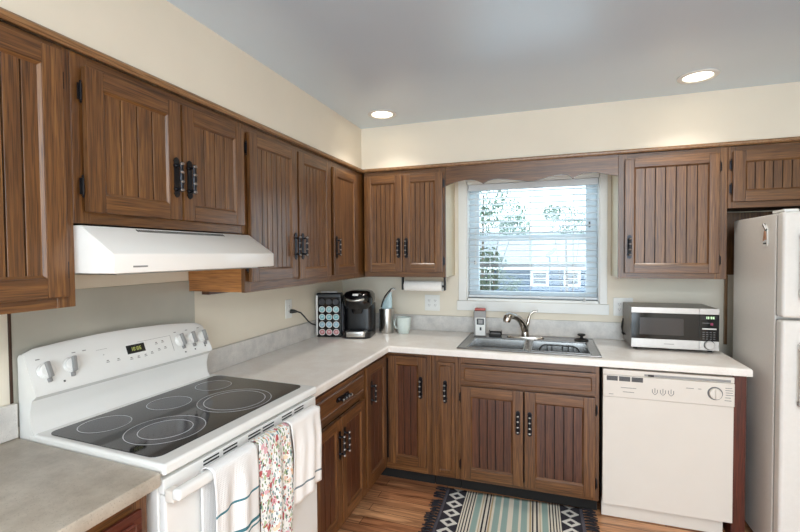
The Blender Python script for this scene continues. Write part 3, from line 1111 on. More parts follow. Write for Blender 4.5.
# deck pieces round the two bowls
for (a, b_, c_, d_) in [(SX0, B1[0], SY0, SY1), (B1[1], B2[0], B1[2], B1[3]), (B2[1], SX1, SY0, SY1), (B1[0], B2[1], SY0, B1[2]), (B1[0], B2[1], B1[3], SY1)]:
    rim.box(a, b_, c_, d_, zb, zt)
for pts in [[(SX0, SY0), (SX1, SY0), (SX1, SY1), (SX0, SY1)]] + [[(q[0], q[2]), (q[1], q[2]), (q[1], q[3]), (q[0], q[3])] for q in (B1, B2)]:
    P3 = [(x, y, zt - 0.001) for x, y in pts]
    for i in range(4):
        rim.tube([P3[i], P3[(i + 1) % 4]], 0.0045, 8)
        rim.lathe([(0.0001, -0.0045), (0.0045, 0), (0.0001, 0.0045)], P3[i], n=8)
SKL(rim, 'deck', SINKS)
for q in (B1, B2):
    bw = MB()
    x0, x1, y0, y1 = q
    zs = CT - 0.17
    k = 0.018
    th = 0.003
    # inner and outer skins
    def skin(x0, x1, y0, y1, zs, fl):
        A = [(x0, y0, zt - 0.002), (x1, y0, zt - 0.002), (x1, y1, zt - 0.002), (x0, y1, zt - 0.002)]
        Bm = [(x0 + k, y0 + k, zs + k), (x1 - k, y0 + k, zs + k), (x1 - k, y1 - k, zs + k), (x0 + k, y1 - k, zs + k)]
        Cc = [(x0 + 2 * k, y0 + 2 * k, zs), (x1 - 2 * k, y0 + 2 * k, zs), (x1 - 2 * k, y1 - 2 * k, zs), (x0 + 2 * k, y1 - 2 * k, zs)]
        return A + Bm + Cc
    vs = skin(x0, x1, y0, y1, zs, 0) + skin(x0 - th, x1 + th, y0 - th, y1 + th, zs - th, 1)
    fs = []
    for lv in (0, 1):
        for i in range(4):
            j2 = (i + 1) % 4
            fs.append((lv * 4 + i, lv * 4 + j2, (lv + 1) * 4 + j2, (lv + 1) * 4 + i))
            fs.append((12 + lv * 4 + j2, 12 + lv * 4 + i, 12 + (lv + 1) * 4 + i, 12 + (lv + 1) * 4 + j2))
    fs += [(8, 9, 10, 11), (23, 22, 21, 20)]
    for i in range(4):
        j2 = (i + 1) % 4
        fs.append((i, 12 + i, 12 + j2, j2))
    bw.add(vs, fs)
    bwo = SKL(bw, 'bowl', SINKS)
    dr = MB().lathe([(0.001, 0.0), (0.045, 0.0), (0.045, 0.003), (0.036, 0.003), (0.030, 0.001), (0.001, 0.001)], ((x0 + x1) / 2, (y0 + y1) / 2, zs + 0.0005), n=24)
    dr.build('drain', CHROME, bwo)

DZ = zt
fc = thing('kitchen_faucet', 'single-lever nickel faucet standing on the sink deck', 'faucet', (1.478, -0.148, DZ))


def F(mb, name, mat, par=None):
    o = mb.build(name, mat, fc)
    return o


F(MB().lathe([(0.125, 0.0006), (0.125, 0.006), (0.118, 0.010), (0.03, 0.012)], n=32, sy=0.235), 'deck_plate', CHROME)
bd = MB().lathe([(0.027, 0.010), (0.026, 0.03), (0.023, 0.06), (0.024, 0.085), (0.018, 0.10), (0.004, 0.104)], n=20)
F(bd, 'body', CHROME)
sp = MB()
sp.tube([(0, 0, 0.05), (-0.010, -0.012, 0.085), (-0.024, -0.035, 0.115), (-0.042, -0.065, 0.142), (-0.064, -0.10, 0.160), (-0.085, -0.13, 0.166)],
        [0.026, 0.025, 0.0225, 0.021, 0.021, 0.022], 14)
F(sp, 'spout', CHROME)
sp = MB()
sp.tube([(-0.083, -0.128, 0.1662), (-0.096, -0.145, 0.167), (-0.106, -0.160, 0.159), (-0.110, -0.166, 0.142), (-0.110, -0.167, 0.128)], [0.023, 0.026, 0.0275, 0.026, 0.022], 14)
F(sp, 'spray_head', CHROME)
lv = MB()
lv.tube([(0.012, 0.0, 0.088), (0.020, 0.004, 0.11), (0.026, 0.010, 0.14), (0.034, 0.016, 0.165), (0.055, 0.02, 0.182), (0.082, 0.022, 0.186)], [0.015, 0.012, 0.010, 0.009, 0.0075, 0.005], 10)
F(lv, 'lever', CHROME)

# dish rack wire in the right bowl
rk = thing('sink_rack', 'black wire rack standing in the right-hand sink bowl', 'dish rack', (1.699, -0.392, CT - 0.17))
rw = MB()
zb_ = 0.0045
L, Dp, Hh = 0.122, 0.115, 0.160
for y in (-Dp, Dp):
    rw.tube([(-L, y, zb_), (-L, y, Hh - 0.03), (-L + 0.012, y, Hh - 0.008), (-L + 0.035, y, Hh), (L - 0.035, y, Hh - 0.002), (L - 0.012, y, Hh - 0.012), (L, y, Hh - 0.035), (L, y, zb_)], 0.0035, 8)
    for x in (-0.075, -0.045, 0.02, 0.055, 0.085):
        rw.tube([(x, y, Hh - 0.003), (x, y, zb_)], 0.0024, 6)
for x in (-L, -0.075, -0.045, -0.01, 0.02, 0.055, 0.085, L):
    rw.tube([(x, -Dp, zb_), (x, Dp, zb_)], 0.0026, 6)
rw.build('wire_frame', RUBBER, rk)

# stopper on the deck
o = MB().lathe([(0.001, 0), (0.043, 0), (0.044, 0.003), (0.040, 0.008), (0.018, 0.012), (0.010, 0.018), (0.009, 0.026), (0.022, 0.032), (0.026, 0.038), (0.022, 0.043), (0.001, 0.044)], n=24).build('sink_stopper', RUBBER)
o.location = (1.842, -0.142, DZ + 0.0008)
tag(o, 'black rubber sink stopper on the right rear of the sink deck', 'sink stopper')

# soap dispenser
sd = thing('soap_dispenser', 'white and grey box-shaped soap dispenser at the left rear of the sink', 'soap dispenser', (1.166, -0.158, DZ + 0.001), 0.10)
MB().box(-0.043, 0.043, -0.026, 0.026, 0, 0.180, 0, 'z', 0.005).build('body', GREYP, sd)
MB().box(-0.030, 0.038, -0.0285, -0.0262, 0.006, 0.132, 0, 'z', 0.0008).build('front_label', WHITE, sd)
p = MB()
p.box(-0.022, 0.030, -0.0300, -0.0286, 0.082, 0.126, 0)
p.box(-0.010, 0.020, -0.0306, -0.0301, 0.090, 0.118, 1)
p.box(0.000, 0.012, -0.0300, -0.0286, 0.042, 0.064, 0)
p.build('sensor_window', [BLACKP, GREYP], sd)
MB().box(-0.036, 0.040, -0.022, 0.022, 0.1803, 0.198, 0, 'z', 0.006).build('cap', REDP, sd)
# sponge holder
sh = thing('sponge_holder', 'small black sponge holder on the sink deck beside the soap dispenser', 'sponge holder', (1.275, -0.160, DZ + 0.001))
q = MB()
q.box(-0.042, 0.042, -0.026, 0.026, 0, 0.007, 0, 'z', 0.003)
q.box(-0.042, 0.042, 0.022, 0.026, 0.006, 0.034, 0, 'z', 0.0015)
q.box(-0.042, 0.042, -0.026, -0.022, 0.006, 0.020, 0, 'z', 0.0015)
q.tube([(-0.042, -0.024, 0.006), (-0.042, -0.024, 0.036), (-0.042, 0.024, 0.040), (-0.042, 0.024, 0.006)], 0.002, 6)
q.tube([(0.042, -0.024, 0.006), (0.042, -0.024, 0.036), (0.042, 0.024, 0.040), (0.042, 0.024, 0.006)], 0.002, 6)
q.build('tray', RUBBER, sh)
MB().box(-0.034, 0.034, -0.018, 0.018, 0.0075, 0.024, 0, 'z', 0.004).build('sponge', MIDG, sh)

# ------------------------------------------------------------------ dishwasher
dw = thing('dishwasher', 'white built-in dishwasher with a front dial under the worktop', 'dishwasher', (1.921, 0, 0))
DWd = 0.617
MB().box(0.004, DWd - 0.004, -0.598, -0.01, 0.105, 0.872, 0).build('tub', MIDG, dw)
MB().box(0.0, DWd, -0.636, -0.600, 0.108, 0.718, 0, 'z', 0.004).build('door_panel', DWW, dw)
cp = MB()
cp.box(0.0, DWd, -0.646, -0.600, 0.7205, 0.842, 0, 'z', 0.004)
cp.box(0.0, DWd, -0.640, -0.600, 0.8425, 0.872, 0, 'z', 0.003)
cp.build('control_panel', DWW, dw)
v = MB()
for i in range(3):
    a = 0.018 + i * 0.062
    v.box(a, a + 0.056, -0.6475, -0.6440, 0.812, 0.838, 0, 'x', 0.001)
    for k in range(4):
        v.box(a + 0.003, a + 0.053, -0.6482, -0.6470, 0.8145 + k * 0.006, 0.8165 + k * 0.006, 1)
v.build('air_vent', [MIDG, BLACKP], dw)
l = MB()
l.box(0.205, 0.600, -0.6430, -0.6395, 0.846, 0.858, 0, 'x', 0.001)
l.box(0.222, 0.250, -0.6440, -0.6400, 0.846, 0.857, 1)
l.build('latch_slot', [GREYP, BLACKP], dw)
bt = MB()
for i in range(3):
    a = 0.255 + i * 0.038
    for dx, s0 in ((-0.012, 1), (0.0, 1.5), (0.012, 1)):
        bt.box(a + dx - 0.0017, a + dx + 0.0017, -0.6470, -0.6455, 0.766 - 0.003 * s0, 0.766 + 0.014 * s0, 0)
    bt.tube([(a - 0.012, -0.6462, 0.764), (a - 0.005, -0.6462, 0.755), (a, -0.6462, 0.752), (a + 0.005, -0.6462, 0.755), (a + 0.012, -0.6462, 0.764)], 0.0016, 6)
bt.build('cycle_button', PRINT, dw)
dl = MB()
dl.lathe([(0.034, -0.6455), (0.034, -0.6490), (0.031, -0.650)], (0.530, 0, 0.785), 'y', 28, 1)
dl.lathe([(0.0285, -0.6495), (0.027, -0.662), (0.024, -0.664), (0.001, -0.664)], (0.530, 0, 0.785), 'y', 28, 0)
dl.box(0.5245, 0.5355, -0.672, -0.663, 0.761, 0.809, 0, 'z', 0.003)
dl.build('dial', [DWW, MIDG], dw)
for k, (x, z, ww) in enumerate([(0.455, 0.800, 0.014), (0.575, 0.815, 0.03), (0.575, 0.803, 0.034), (0.577, 0.791, 0.03), (0.577, 0.779, 0.034), (0.575, 0.765, 0.024), (0.572, 0.750, 0.03), (0.40, 0.800, 0.035),
                                (0.09, 0.775, 0.075), (0.10, 0.752, 0.055), (0.03, 0.735, 0.022)]):
    MB().box(x, x + ww, -0.6468, -0.6458, z, z + 0.003, 0).build('printed_mark', PRINT, dw)
MB().box(0.002, 0.596, -0.570, -0.545, 0.004, 0.102, 0, 'z', 0.003).build('kick_plate', DWW, dw)

# ------------------------------------------------------------------ electric range
RRZ = -0.05
rg = thing('electric_range', 'white electric range with a black glass cooktop and towels on its handle', 'range', (0, -1.999, 0), RRZ)
YA, YB = -0.374, 0.381      # local y extents


def seg7(mb, text, pos, u, v, h, mi, th=0.14):
    """seven-segment digits made of thin bars; u: reading direction, v: up"""
    segs = {'0': 'abcdef', '1': 'bc', '2': 'abged', '3': 'abgcd', '4': 'fgbc', '5': 'afgcd', '6': 'afgedc', '7': 'abc', '8': 'abcdefg', '9': 'abfgcd'}
    u, v = Vector(u), Vector(v)
    nrm = u.cross(v).normalized() * 0.0004
    w = h * 0.5
    t_ = h * th
    p = Vector(pos)
    for ch in text:
        def bar(a, b, c, d):
            q = [p + u * a + v * c, p + u * b + v * c, p + u * b + v * d, p + u * a + v * d]
            mb.add([tuple(x + nrm) for x in q] + [tuple(x) for x in q], [(0, 1, 2, 3), (7, 6, 5, 4), (0, 4, 5, 1), (1, 5, 6, 2), (2, 6, 7, 3), (3, 7, 4, 0)], mi)
        if ch == ':':
            bar(0, t_, h * 0.25, h * 0.25 + t_)
            bar(0, t_, h * 0.65, h * 0.65 + t_)
            p = p + u * (t_ * 2.2)
            continue
        for sname in segs[ch]:
            if sname == 'a': bar(0, w, h - t_, h)
            if sname == 'd': bar(0, w, 0, t_)
            if sname == 'g': bar(0, w, h / 2 - t_ / 2, h / 2 + t_ / 2)
            if sname == 'b': bar(w - t_, w, h / 2, h)
            if sname == 'c': bar(w - t_, w, 0, h / 2)
            if sname == 'e': bar(0, t_, 0, h / 2)
            if sname == 'f': bar(0, t_, h / 2, h)
        p = p + u * (w + t_ * 1.8)


MB().box(0.03, 0.643, YA, YB, 0.06, 0.922, 0, 'z', 0.004).build('body', ENAM, rg)
MB().box(0.08, 0.60, YA + 0.03, YB - 0.03, 0.002, 0.06).build('plinth', DARK, rg)
# cooktop rim
RT = 0.957
ck = MB()
ck.box(0.075, 0.672, YA - 0.001, YB + 0.001, 0.9235, RT, 0, 'y', 0.009, 3)
cko = ck.build('cooktop_rim', ENAM, rg)
gl = MB()
gx0, gx1, gy0, gy1 = 0.138, 0.618, YA + 0.018, YB - 0.022


def rrect(x0, x1, y0, y1, r, n=5):
    out = []
    for cx, cy, a0 in ((x1 - r, y1 - r, 0), (x0 + r, y1 - r, 90), (x0 + r, y0 + r, 180), (x1 - r, y0 + r, 270)):
        for i in range(n + 1):
            a = math.radians(a0 + 90 * i / n)
            out.append((cx + r * math.cos(a), cy + r * math.sin(a)))
    return out


gl.prism(rrect(gx0, gx1, gy0, gy1, 0.03), 'z', RT + 0.0003, RT + 0.003)
glo = gl.build('glass_top', COOKG, rg)


def ring(mb, cx, cy, r0, r1, z, mi, n=48):
    vs = []
    for k in range(n):
        a = 2 * PI * k / n
        for r in (r0, r1):
            for dz in (0, 0.0003):
                vs.append((cx + r * math.cos(a), cy + r * math.sin(a), z + dz))
    fs = []
    for k in range(n):
        a, b2 = 4 * k, 4 * ((k + 1) % n)
        fs += [(a + 1, a + 3, b2 + 3, b2 + 1), (a, b2, b2 + 2, a + 2), (a + 2, b2 + 2, b2 + 3, a + 3), (a, a + 1, b2 + 1, b2)]
    mb.add(vs, fs, mi)


for cx, cy, rr in [(0.240, -0.238, (0.076,)), (0.470, -0.198, (0.118, 0.080)), (0.264, -0.008, (0.076,)), (0.252, 0.224, (0.072,)), (0.475, 0.108, (0.135, 0.112))]:
    bb = MB()
    bb.lathe([(rr[0] - 0.002, RT + 0.0032), (rr[0] - 0.002, RT + 0.0034)], (cx, cy, 0), n=48, mi=1)
    for r in rr:
        ring(bb, cx, cy, r - 0.0014, r + 0.0014, RT + 0.0036, 0)
    bb.build('burner', [RINGM, BURNM], glo)

# backguard with arched top
bgm = MB()
NS = 25
prof_n = 9
vs, fs = [], []
for i in range(NS):
    s0 = i / (NS - 1)
    y = YA + (YB - 0.032 - YA) * s0
    arch = 0.022 * (1 - (2 * s0 - 1) ** 2)
    e0 = min(s0, 1 - s0)
    rnd = 0.010 * max(0, 1 - e0 / 0.03) ** 2
    zt_ = 1.214 + arch - rnd - 0.014 * s0
    P = [(0.032, 0.925), (0.032, zt_ - 0.01), (0.038, zt_), (0.055, zt_ + 0.004), (0.068, zt_ - 0.004), (0.122, 1.088), (0.122, 1.078), (0.100, 1.062), (0.088, 1.02), (0.092, 0.975), (0.110, 0.952), (0.110, 0.925)]
    prof_n = len(P)
    vs += [(x, y, z) for x, z in P]
for i in range(NS - 1):
    for k in range(prof_n):
        k2 = (k + 1) % prof_n
        fs.append((i * prof_n + k, i * prof_n + k2, (i + 1) * prof_n + k2, (i + 1) * prof_n + k))
fs += [tuple(range(prof_n))[::-1], tuple((NS - 1) * prof_n + k for k in range(prof_n))]
bgm.add(vs, fs)
bgo = bgm.build('control_panel', ENAM, rg)
# face frame of the sloped panel: from (0.068, zt) to (0.122, 1.088)
FA = Vector((0.1215, 0, 1.088))
FV = Vector((0.068 - 0.122, 0, 1.222 - 1.088))
FL = FV.length
FV = FV / FL
FN = Vector((FV.z, 0, -FV.x))     # outward (+x)


def face(y, h):
    return FA + Vector((0, y, 0)) + FV * h


rotm = Matrix((Vector((0, 1, 0)), FV, Vector((0, 1, 0)).cross(FV))).transposed().to_4x4()


def on_face(y, h, off=0.0):
    m = rotm.copy()
    nz = Vector((0, 1, 0)).cross(FV)
    m.translation = face(y, h) + nz * off
    return m


for y, h, tilt in [(-0.330, 0.066, 0.05), (-0.252, 0.067, -0.15), (0.196, 0.068, 0.1), (0.256, 0.067, 0.0), (0.316, 0.064, 0.0)]:
    kb = MB()
    kb.lathe([(0.027, 0.0005), (0.0265, 0.004), (0.023, 0.007), (0.022, 0.014), (0.019, 0.016), (0.001, 0.016)], n=24)
    kb.box(-0.0065, 0.0065, -0.026, 0.026, 0.013, 0.027, 1, 'z', 0.003)
    kb.box(-0.0055, 0.0055, -0.040, -0.0255, 0.0008, 0.012, 1, 'z', 0.002)
    k = kb.build('knob', [ENAM, GREYP], bgo)
    k.matrix_local = on_face(y, h) @ Matrix.Rotation(tilt, 4, 'Z')


def face_boxes(name, items, mats, par=bgo):
    mb = MB()
    for (y0, y1, h0, h1, a, b2, mi) in items:
        mb.box(y0, y1, h0, h1, a, b2, mi)
    o = mb.build(name, mats, par)
    o.matrix_local = on_face(0, 0)
    return o


face_boxes('panel_outline', [(-0.160, 0.152, 0.098, 0.0990, 0.0003, 0.0012, 0), (0.1510, 0.152, 0.03, 0.0985, 0.0003, 0.0012, 0)], [PRINT])
for y, h in [(-0.135, 0.080), (-0.13, 0.05), (-0.10, 0.08), (-0.09, 0.048), (-0.04, 0.040), (-0.01, 0.040), (0.02, 0.040), (0.05, 0.044), (0.08, 0.078), (0.11, 0.080), (0.085, 0.050), (0.115, 0.052)]:
    face_boxes('touch_key', [(y - 0.006, y + 0.006, h - 0.004, h - 0.0015, 0.0003, 0.001, 0), (y - 0.004, y + 0.004, h + 0.001, h + 0.005, 0.0003, 0.001, 0)], [PRINT])
for y in (-0.345, -0.235, -0.20, 0.18, 0.240, 0.305):
    face_boxes('knob_marking', [(y - 0.006, y + 0.006, 0.106, 0.109, 0.0003, 0.001, 0)], [PRINT])
for y, h in [(-0.285, 0.018), (0.205, 0.012), (0.258, 0.014), (0.316, 0.018)]:
    face_boxes('indicator_dot', [(y - 0.003, y + 0.003, h - 0.002, h + 0.004, 0.0003, 0.001, 0)], [BLACKP])
dp = MB()
dp.box(-0.050, 0.026, 0.058, 0.092, 0.0003, 0.002, 0)
seg7(dp, '10:06', (-0.034, 0.068, 0.0021), (1, 0, 0), (0, 1, 0), 0.014, 1)
o = dp.build('clock_display', [BLKGL, LEDG], bgo)
o.matrix_local = on_face(0, 0)

# front: vent rail, door, handle, drawer
FXR = 0.666
fr_ = MB()
fr_.box(0.6435, FXR, YA + 0.002, YB - 0.002, 0.872, 0.914, 0, 'y', 0.003)
vr = fr_.build('vent_rail', ENAM, rg)
for c0 in (-0.205, -0.125, -0.010, 0.065, 0.175, 0.255):
    vv = MB()
    for k in range(3):
        vv.box(FXR - 0.001, FXR + 0.0008, c0 - 0.031, c0 + 0.031, 0.880 + k * 0.0105, 0.885 + k * 0.0105, 0)
    vv.build('vent_grille', BLACKP, vr)
od = MB().box(0.6435, FXR + 0.004, YA + 0.003, YB - 0.003, 0.245, 0.8700, 0, 'y', 0.006).build('oven_door', ENAM, rg)
MB().box(FXR + 0.0042, FXR + 0.006, YA + 0.16, YB - 0.31, 0.40, 0.66, 0, 'y', 0.0008).build('oven_window', BLKGL, od)
hb = MB()
hb.box(0.698, 0.727, YA - 0.004, YB - 0.058, 0.866, 0.898, 0, 'y', 0.009, 3)
for y in (YA - 0.002, YB - 0.09):
    hb.box(FXR + 0.0042, 0.704, y, y + 0.03, 0.856, 0.890, 1, 'y', 0.006, 2)
hb.build('door_handle', [ENAM, DWW], od)
MB().box(0.6435, FXR + 0.002, YA + 0.003, YB - 0.003, 0.065, 0.235, 0, 'y', 0.006).build('storage_drawer', ENAM, rg)

# ------------------------------------------------------------------ towels over the oven handle


def towel(name, label, y0, y1, front, back, mat, seed, corner=0.0, bunch=0.0):
    """cloth hung over the bar; y0..y1 on the bar; front / back: hanging lengths"""
    rnd = random.Random(seed)
    hx0, hx1, ht = 0.6935, 0.7315, 0.9025
    nu, nv = 22, 46
    path = []
    # from back bottom up over the bar to the front bottom
    tot_f, tot_b = front, back
    vs, gco, fs = [], [], []
    ph = [rnd.uniform(0, 6.28) for _ in range(4)]
    for i in range(nu + 1):
        s0 = i / nu
        fl = front - corner * (1 - s0)
        for k in range(nv + 1):
            q = k / nv
            y = y0 + (y1 - y0) * s0
            if q < 0.22:
                a = q / 0.22
                d = back * (1 - a)
                x, z = hx0 - 0.0035, ht - 0.012 - d
                dist = -d
            elif q < 0.38:
                a = (q - 0.22) / 0.16
                ang = PI - PI * a
                mx = (hx0 + hx1) / 2
                x = mx + ((hx1 - hx0) / 2 + 0.0035) * math.cos(ang)
                z = ht - 0.012 + 0.0145 * math.sin(ang)
                dist = a * 0.05
            else:
                a = (q - 0.38) / 0.62
                d = fl * a
                x, z = hx1 + 0.0035, ht - 0.012 - d
                dist = 0.05 + d
                amp = min(1, d / 0.10)
                x += amp * (0.008 + 0.007 * math.sin(s0 * 9 + ph[0]) + 0.005 * math.sin(s0 * 17 + ph[1] + d * 3))
                y += amp * (0.004 * math.sin(d * 14 + ph[2]) - bunch * (s0 - 0.5) * d)
            vs.append((x, y, z))
            gco.append((dist, s0 * (y1 - y0), 0))
    for i in range(nu):
        for k in range(nv):
            a = i * (nv + 1) + k
            fs.append((a, a + 1, a + nv + 2, a + nv + 1))
    mb = MB()
    mb.add(vs, fs, 0, gco=gco)
    o = mb.build(name, mat, ang=80)
    sm = o.modifiers.new('thickness', 'SOLIDIFY')
    sm.thickness = 0.0028
    sm.offset = 1.0
    o.location = (0, -1.999, 0)
    o.rotation_euler = (0, 0, RRZ)
    tag(o, label, 'towel', 'dish towels on the oven handle')
    return o


TEAL, TEALL, SLATE = (66, 120, 132), (120, 160, 168), (110, 124, 132)
Y0 = -2.028
towel('dish_towel', 'white woven dish towel with teal stripes, leftmost on the oven handle', -0.268, -0.080, 0.46, 0.30,
      towel_mat('waffle_cotton_teal', [(0.168, 0.175, TEAL), (0.262, 0.273, TEAL), (0.282, 0.288, TEAL), (0.335, 0.342, TEALL)]), 3)
towel('dish_towel', 'white floral-print dish towel in the middle of the oven handle', -0.070, 0.096, 0.40, 0.28, floral_mat(), 5)
towel('dish_towel', 'plain white dish towel with a thin hem stripe, rightmost on the oven handle', 0.104, 0.296, 0.285, 0.25,
      towel_mat('waffle_cotton_plain', [(0.286, 0.293, SLATE)], (242, 238, 234)), 9, corner=-0.02)

# ------------------------------------------------------------------ range hood
hd = thing('range_hood', 'white under-cabinet range hood above the range', 'range hood', (0, -2.024, 1.472))
hm = MB()
hy0, hy1 = -0.377, 0.377
out = [(0.003, 0.0), (0.480, 0.0), (0.480, 0.056), (0.352, 0.140), (0.003, 0.140)]
hm.prism(out, 'y', hy0, hy1, 0, 'y', 0.003, 2)
hm.build('shell', HOODW, hd)
hv = MB()
sl = Vector((0.352 - 0.480, 0, 0.140 - 0.056)).normalized()
nrm = Vector((sl.z, 0, -sl.x))
base = Vector((0.480, 0, 0.056))
mh = Matrix((Vector((0, 1, 0)), sl, Vector((0, 1, 0)).cross(sl))).transposed().to_4x4()
mh.translation = base + Vector((0, 1, 0)).cross(sl) * 0.0002
for i in range(44):
    y = -0.205 + i * 0.0092
    hv.box(y, y + 0.0048, 0.130, 0.144, -0.001, 0.0009, 0)
o = hv.build('vent_grille', BLACKP, hd)
o.matrix_local = mh
MB().box(0.4802, 0.4810, -0.317, -0.268, 0.016, 0.021).build('badge', PRINT, hd)
MB().box(0.05, 0.43, -0.33, 0.33, -0.006, -0.0005, 0, 'y', 0.002).build('filter', STEEL, hd)

# small dark wood cleat below the wall cabinet
o = MB().box(0.004, 0.050, -1.570, -1.245, 1.328, 1.3485, 0, 'y', 0.002).build('undercabinet_cleat', OAKD)
tag(o, 'dark brown strip fixed under the wall cabinet right of the hood', 'cabinet strip')

# ------------------------------------------------------------------ outlets


def outlet(label, loc, rz, gang=1, cat='outlet'):
    t = thing('wall_outlet', label, cat, loc, rz, 'white wall outlets')
    w = 0.036 if gang == 1 else 0.060
    MB().box(-w, w, -0.007, -0.0006, -0.062, 0.062, 0, 'z', 0.003).build('plate', WHITE, t)
    for gx in ([0] if gang == 1 else [-0.024, 0.024]):
        f = MB()
        f.box(gx - 0.0165, gx + 0.0165, -0.010, -0.0072, -0.034, 0.034, 0, 'z', 0.002)
        for z in (-0.018, 0.018):
            for dx in (-0.006, 0.006):
                f.box(gx + dx - 0.0012, gx + dx + 0.0012, -0.0106, -0.0095, z - 0.002, z + 0.007, 1)
            f.box(gx - 0.002, gx + 0.002, -0.0106, -0.0095, z - 0.010, z - 0.006, 1)
        f.build('receptacle', [WHITE, MIDG], t)
    return t


outlet('white wall outlet on the left wall with a black plug in it', (0, -0.808, 1.165), RL)
outlet('white double-gang wall outlet left of the window, below the paper towel roll', (0.775, 0, 1.140), 0, 2)
outlet('white double-gang wall outlet right of the window, partly hidden by the microwave', (2.112, 0, 1.150), 0, 2)

# ------------------------------------------------------------------ paper towel
ph_ = thing('paper_towel_holder', 'dark bracket paper towel holder under the wall cabinet left of the window', 'paper towel holder', (0.76, -0.20, 1.3545))
for x in (-0.160, 0.160):
    m = MB()
    m.box(x - 0.006, x + 0.006, -0.016, 0.016, -0.100, -0.001, 0, 'z', 0.003)
    m.box(x - 0.010, x + 0.010, -0.03, 0.03, -0.006, -0.0008, 0, 'z', 0.002)
    m.build('bracket', RUBBER, ph_)
MB().tube([(-0.155, 0, -0.070), (0.155, 0, -0.070)], 0.008, 10).build('rod', RUBBER, ph_)
o = MB().lathe([(0.018, -0.143), (0.037, -0.143), (0.0385, -0.141), (0.0385, 0.141), (0.037, 0.143), (0.018, 0.143), (0.018, -0.143)], n=32, axis='x', cap=False).build('paper_towel_roll', PAPER)
o.location = (0.76, -0.20, 1.2845)
tag(o, 'white paper towel roll hanging under the wall cabinet left of the window', 'paper towel roll')

# ------------------------------------------------------------------ coffee corner
CZT = CT + 0.001
pr0 = thing('coffee_pod_rack', 'black coffee pod rack with a silver side, on the corner of the worktop', 'coffee pod rack', (0.0435, -0.520, CZT), 0.26)
PW, PD, PH = 0.185, 0.084, 0.318
m = MB()
m.box(0.0, PW, 0.004, PD, 0.0, PH, 0, 'z', 0.012, 3)
m.box(0.016, PW - 0.004, 0.0, 0.006, 0.012, PH - 0.03, 1, 'z', 0.003)
m.build('housing', [BLACKP, BLKGL], pr0)
MB().box(-0.001, 0.013, -0.003, PD - 0.012, 0.012, PH - 0.016, 0, 'z', 0.004).build('silver_side', SILVER, pr0)
MB().box(0.03, PW - 0.035, 0.03, 0.05, PH, PH + 0.012, 0, 'z', 0.005).build('top_handle', SILVER, pr0)
PODC = [M_('pod_foil_dark', (34, 30, 34), 0.3), M_('pod_foil_aqua', (140, 186, 190), 0.35, noise=0.2, nscale=90), M_('pod_foil_teal', (120, 176, 184), 0.35, noise=0.2, nscale=90),
        M_('pod_foil_blue', (150, 184, 200), 0.35, noise=0.2, nscale=90), M_('pod_foil_rose', (196, 130, 132), 0.35, noise=0.2, nscale=90)]
PODR = M_('pod_rim_white', (226, 224, 222), 0.45, noise=0.02, nscale=60)


def pod_mesh(i):
    m = MB()
    m.lathe([(0.0215, -0.001), (0.0255, -0.003), (0.0265, -0.006), (0.0255, -0.0075), (0.0215, -0.0068), (0.0205, -0.0062)], axis='y', n=22, mi=0, cap=False)
    m.lathe([(0.0212, -0.0058), (0.0212, -0.0066), (0.0001, -0.0066)], axis='y', n=22, mi=1)
    for a in range(3):
        m.box(-0.010 + a * 0.002, 0.010 - a * 0.003, -0.0070, -0.0065, 0.006 - a * 0.006, 0.008 - a * 0.006, 0)
    o = m.build('coffee_pod', [PODR if i else PODC[0], PODC[i]])
    me = o.data
    bpy.data.objects.remove(o)
    return me


mr = Matrix.Translation(pr0.location) @ Matrix.Rotation(0.26, 4, 'Z')
rowname = ['top row of dark pods', 'second row from the top', 'third row from the top', 'fourth row from the top', 'bottom row of reddish pods']
colname = ['left', 'middle', 'right']
podcol = ['black', 'pale aqua', 'teal', 'pale blue', 'rose']
for r in range(5):
    pm = pod_mesh(r)
    for c_ in range(3):
        o = link('coffee_pod', pm)
        o.location = mr @ Vector((0.046 + c_ * 0.051, -0.0005, PH - 0.062 - r * 0.0545))
        o.rotation_euler = (0, 0, 0.26)
        o.scale = (0.88, 1.0, 0.88)
        tag(o, '%s coffee pod in the rack, %s of the %s' % (podcol[r], colname[c_], rowname[r]), 'coffee pod', 'coffee pods in the rack')

# coffee maker
KR = 0.20
km = thing('coffee_maker', 'black single-cup coffee maker with a silver lid handle, in the worktop corner', 'coffee maker', (0.318, -0.372, CZT), KR)
km.scale = (1.06, 1.04, 1.04)
m = MB()
m.prism(rrect(-0.098, 0.098, -0.125, 0.125, 0.045), 'z', 0.0, 0.045, 0, 'z', 0.008, 2)
m.build('base', BLACKP, km)
m = MB()
m.prism(rrect(-0.098, 0.098, -0.035, 0.125, 0.04), 'z', 0.044, 0.225, 0)
m.build('column', BLACKP, km)
m = MB()
hs = []
for (z, sx, sy, dy) in [(0.200, 0.080, 0.105, 0.0), (0.222, 0.096, 0.120, 0.0), (0.262, 0.101, 0.127, 0), (0.290, 0.098, 0.122, 0.002), (0.311, 0.082, 0.102, 0.008), (0.320, 0.055, 0.07, 0.012), (0.322, 0.02, 0.03, 0.012)]:
    hs.append([(x, y + dy, z) for x, y in rrect(-sx, sx, -sy, sy, min(sx, sy) * 0.62)])
vs = [p for q in hs for p in q]
nq = len(hs[0])
fs = []
for i in range(len(hs) - 1):
    for k in range(nq):
        k2 = (k + 1) % nq
        fs.append((i * nq + k, i * nq + k2, (i + 1) * nq + k2, (i + 1) * nq + k))
fs += [tuple(range(nq))[::-1], tuple((len(hs) - 1) * nq + k for k in range(nq))]
m.add(vs, fs)
m.lathe([(0.03, 0.165), (0.038, 0.180), (0.04, 0.202)], (0, -0.06, 0), n=20)
m.build('brew_head', BLKGL, km)
m = MB()
